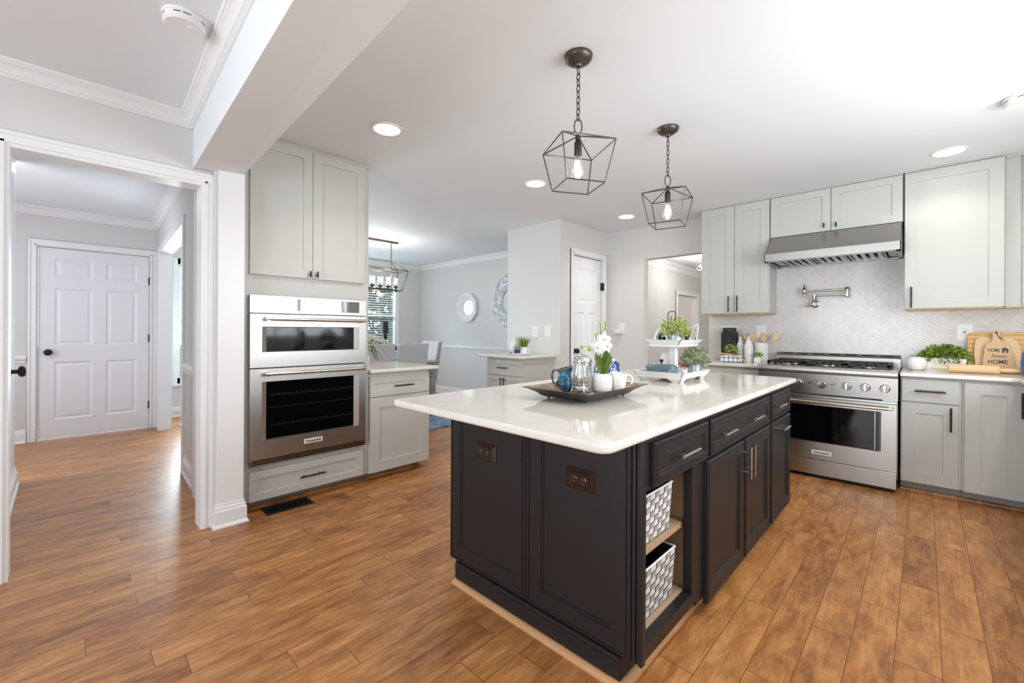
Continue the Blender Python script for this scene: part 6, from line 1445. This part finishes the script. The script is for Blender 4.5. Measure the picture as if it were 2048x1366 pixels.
# lantern chandelier
cl = thing('chandelier', 'black linear cage chandelier with candle bulbs over the dining table', 'chandelier', (2.70, 5.61, 1.76))
YC = 5.61; mb = MB(); r = 0.006; xa, xb = 1.90, 3.50
mb.box(2.02, 3.40, YC - 0.03, YC + 0.03, 2.470, 2.4915); mb.build('ceiling_bar', 'bronze_black', cl)
mb = MB()
for x in (3.30, 2.10): chain(mb, (x, YC), 2.205, 2.470, 0.04, 0.003, 0.010); 
mb.build('chain', 'bronze_black', cl, smooth=60)
fr = MB(); zs, zb, zr = 2.065, 1.772, 2.20
S = [(xa, YC - .14), (xb, YC - .14), (xb, YC + .14), (xa, YC + .14)]; Bq = [(xa + .08, YC - .09), (xb - .08, YC - .09), (xb - .08, YC + .09), (xa + .08, YC + .09)]
for i in range(4):
    j = (i + 1) % 4
    fr.tube([(*S[i], zs), (*S[j], zs)], r, 6).tube([(*Bq[i], zb), (*Bq[j], zb)], r, 6).tube([(*S[i], zs), (*Bq[i], zb)], r, 6)
for (x, ids) in ((3.30, (1, 2)), (2.10, (0, 3))):
    for q in ids: fr.tube([(x, YC, zr), (*S[q], zs)], r, 6)
    fr.tube([(x, YC, zr), (x, YC, zb + .02)], r * .8, 6)
fr.tube([(2.10, YC, zr), (3.30, YC, zr)], r, 6)
fr.build('frame', 'bronze_black', cl, smooth=50)
MB().box(2.02, 3.40, YC - 0.016, YC + 0.016, 1.775, 1.797).build('lamp_rail', 'bronze_black', cl)
for i in range(6):
    x = 3.377 - 0.245 * i if False else 3.377 - 0.125 * i
    MB().lathe([(0, 1.797), (0.010, 1.797), (0.012, 1.815), (0.034, 1.830), (0.036, 1.838), (0.014, 1.842), (0.014, 1.868), (0, 1.868)], (x, YC, 0), 16).build('candle_cup', 'bronze_black', cl, smooth=40)
    b = MB().lathe([(0, 1.868), (0.010, 1.870), (0.017, 1.895), (0.015, 1.920), (0.006, 1.945), (0, 1.952)], (x, YC, 0), 14).build('bulb', 'bulb_candle', cl, smooth=60)
    MB().lathe([(0.036, 1.838), (0.0375, 1.838), (0.0375, 1.965), (0.036, 1.965)], (x, YC, 0), 20).build('glass_sleeve', 'clear_glass', b, smooth=40)
for x in (3.25, 2.9): point_light('chandelier_glow', (x, YC, 1.98), 11.0, (1, 0.93, 0.85), 0.06)

# mirrors on the dining wall
om = thing('octagon_mirror', 'small white framed octagonal mirror on the dining wall', 'mirror', (5.0, 5.90, 1.61))
def octo(c, z, R, x): return [(x, c + R * math.cos(math.radians(22.5 + 45 * k)) / math.cos(math.radians(22.5)), z + R * math.sin(math.radians(22.5 + 45 * k)) / math.cos(math.radians(22.5))) for k in range(8)]
mb = MB(); stg = [(0.250, 5.029), (0.250, 4.975), (0.215, 4.970), (0.205, 4.985), (0.185, 4.985), (0.175, 5.000), (0.150, 5.000), (0.135, 5.020)]
for (R, x) in stg: mb.v += octo(5.90, 1.61, R, x)
for i in range(len(stg) - 1):
    for k in range(8): mb.f.append((i * 8 + k, i * 8 + (k + 1) % 8, (i + 1) * 8 + (k + 1) % 8, (i + 1) * 8 + k))
mb.build('frame', 'trim_white', om)
MB().prism([(p[1], p[2]) for p in octo(5.90, 1.61, 0.142, 0)], 0, 5.018, 5.024).build('mirror_glass', 'mirror', om)
rm_ = thing('round_mirror', 'large round mirror with a mosaic tile frame, half hidden by the closet wall', 'mirror', (5.0, 4.83, 1.68))
MB().lathe([(0.19, 0), (0.455, 0), (0.455, 0.012), (0.19, 0.012)], n=48, M=F_xm(5.029, 4.83, 1.68)).build('backing', 'chair_fabric', rm_)
mb = MB(); rnd = random.Random(3); M0 = F_xm(5.016, 4.83, 1.68)
rows = 6; R0, R1 = 0.205, 0.456
for j in range(rows):
    ra, rb_ = R0 + (R1 - R0) * j / rows, R0 + (R1 - R0) * (j + .9) / rows; n = int(2 * PI * ra / 0.066)
    for i in range(n):
        a0 = 2 * PI * (i + 0.5 * (j % 2)) / n; a1 = a0 + 2 * PI * 0.88 / n; dz = rnd.uniform(0.001, 0.009); tl = rnd.uniform(-.006, .006)
        split = rnd.random() < 0.5
        for (p, q) in (((a0, a0 + (a1 - a0) * .46), (a0 + (a1 - a0) * .54, a1)) if split else ((a0, a1),)):
            f_ = [(ra * math.cos(p), ra * math.sin(p)), (rb_ * math.cos(p), rb_ * math.sin(p)), (rb_ * math.cos(q), rb_ * math.sin(q)), (ra * math.cos(q), ra * math.sin(q))]
            mb.add([(f_[0][0], f_[0][1], dz + tl), (f_[1][0], f_[1][1], dz - tl), (f_[2][0], f_[2][1], dz - tl), (f_[3][0], f_[3][1], dz + tl)] + [(x, y, -0.003) for (x, y) in f_], [(0, 1, 2, 3), (0, 4, 5, 1), (1, 5, 6, 2), (2, 6, 7, 3), (3, 7, 4, 0)], M0)
random_island('mosaic', [(0, lin(170, 172, 178)), (0.5, lin(214, 216, 220)), (1, lin(236, 238, 242))], 0.25)
mb.build('mosaic_frame', 'mosaic', rm_)
MB().lathe([(0, 0), (0.200, 0), (0.200, 0.006), (0, 0.006)], n=48, M=F_xm(5.020, 4.83, 1.68)).build('mirror_glass', 'mirror', rm_)
MB().lathe([(0.194, 0.0), (0.212, 0.0), (0.210, 0.014), (0.198, 0.014)], n=48, M=F_xm(5.016, 4.83, 1.68)).build('inner_ring', 'chrome', rm_, smooth=40)

# ------------------------------------------------------------------ lights of the neighbouring rooms
fx = thing('ceiling_light', 'round glass and wire ceiling light in the room past the wall opening', 'ceiling light', (8.55, 3.05, 2.45))
MB().lathe([(0, 2.618), (0.07, 2.618), (0.07, 2.60), (0.015, 2.58), (0.012, 2.52), (0, 2.52)], (8.55, 3.05, 0), 20).build('canopy', 'nickel', fx, smooth=40)
wr = MB()
for (u, rr) in ((0.10, 0.075), (-0.10, 0.075), (0.0, 0.09)):
    c = at((8.55, 3.05), u, 2.46); wr.tube([tuple(Vector(c) + AC * rr * math.cos(2 * PI * k / 20) + Vector((0, 0, rr * math.sin(2 * PI * k / 20)))) for k in range(20)], 0.006, 6, closed=True)
wr.build('wire_rings', 'nickel', fx, smooth=60)
for u in (0.10, -0.10, 0.0): MB().lathe([(0, -0.03), (0.025, -0.015), (0.03, 0), (0.025, 0.015), (0, 0.03)], tuple(at((8.55, 3.05), u, 2.46)), 14).build('bulb', 'bulb_candle', fx, smooth=60)
point_light('family_glow', (8.45, 2.95, 2.40), 26, (1, 0.97, 0.93), 0.08)
point_light('study_glow', (9.9, 5.0, 2.1), 30, (1, 0.94, 0.91), 0.15)
area_light('added_fill_hall_top', (-0.3, 5.2, 2.47), (-0.3, 5.2, 0), 0.3, 0.3, 5, (0.86, 0.90, 1.0), 'DISK')  # added fill light under the hall ceiling, no fixture

# ------------------------------------------------------------------ by the sink window (seen mirrored in the oven glass)
fa = thing('kitchen_faucet', 'tall chrome kitchen faucet under the sink window', 'faucet', (2.3, -1.08, 0.9))
MB().tube([(2.3, -1.08, 0.90), (2.3, -1.08, 1.20), (2.3, -1.06, 1.27), (2.3, -0.99, 1.30), (2.3, -0.92, 1.27), (2.3, -0.90, 1.20)], 0.013, 12).lathe([(0, .9), (0.028, .9), (0.026, .915), (0, .92)], (2.3, -1.08, 0), 18).build('spout', 'chrome', fa, smooth=50)
fo = thing('flower_vase', 'orange flowers in a white vase by the sink window', 'vase', (1.35, -0.95, 0.9))
MB().lathe([(0, .9), (0.05, .9), (0.06, .98), (0.04, 1.06), (0.035, 1.06), (0.05, .98), (0, .91)], (1.35, -0.95, 0), 22).build('vase', 'ceramic_white', fo, smooth=45)
leaf_cloud(160, (1.35, -0.95, 1.16), (0.14, 0.14, 0.13), 0.05, 61, lo=-.6, shell=.3, aspect=.8).build('blossom', 'flower_orange', fo)
wp = thing('potted_plant', 'leafy green plant in a white pot by the sink window', 'potted plant', (3.1, -1.0, 0.9))
MB().lathe([(0, .9), (0.06, .9), (0.075, 1.02), (0.068, 1.02), (0.06, .92), (0, .92)], (3.1, -1.0, 0), 22).build('pot', 'ceramic_white', wp, smooth=45)
leaf_cloud(220, (3.1, -1.0, 1.03), (0.13, 0.13, 0.16), 0.05, 62, lo=-.1, shell=.3, aspect=.6).build('foliage', 'leaf_dark', wp)

# ------------------------------------------------------------------ outside
tag(MB().box(-30, 40, 7.6, 60, -0.6, -0.5).build('lawn', 'lawn', None), 'green lawn outside the dining window', 'lawn', kind='stuff')
def bush(name, label, x, y, z, rx, ry, rz, n, seed):
    r = thing(name, label, 'tree', (x, y, -0.5))
    leaf_cloud(n, (x, y, z), (rx, ry, rz), 0.34, seed, lo=-1, shell=.55, aspect=.7).build('foliage', 'outdoor_leaf', r)
    MB().tube([(x, y, -0.5), (x + .05, y, z * .6), (x, y, z + rz * .4)], [0.22, 0.17, 0.08], 10).build('trunk', 'wicker_brown', r)
bush('tree', 'leafy green tree seen through the dining window blinds', 6.6, 13.6, 2.3, 2.3, 2.0, 2.6, 2600, 71)
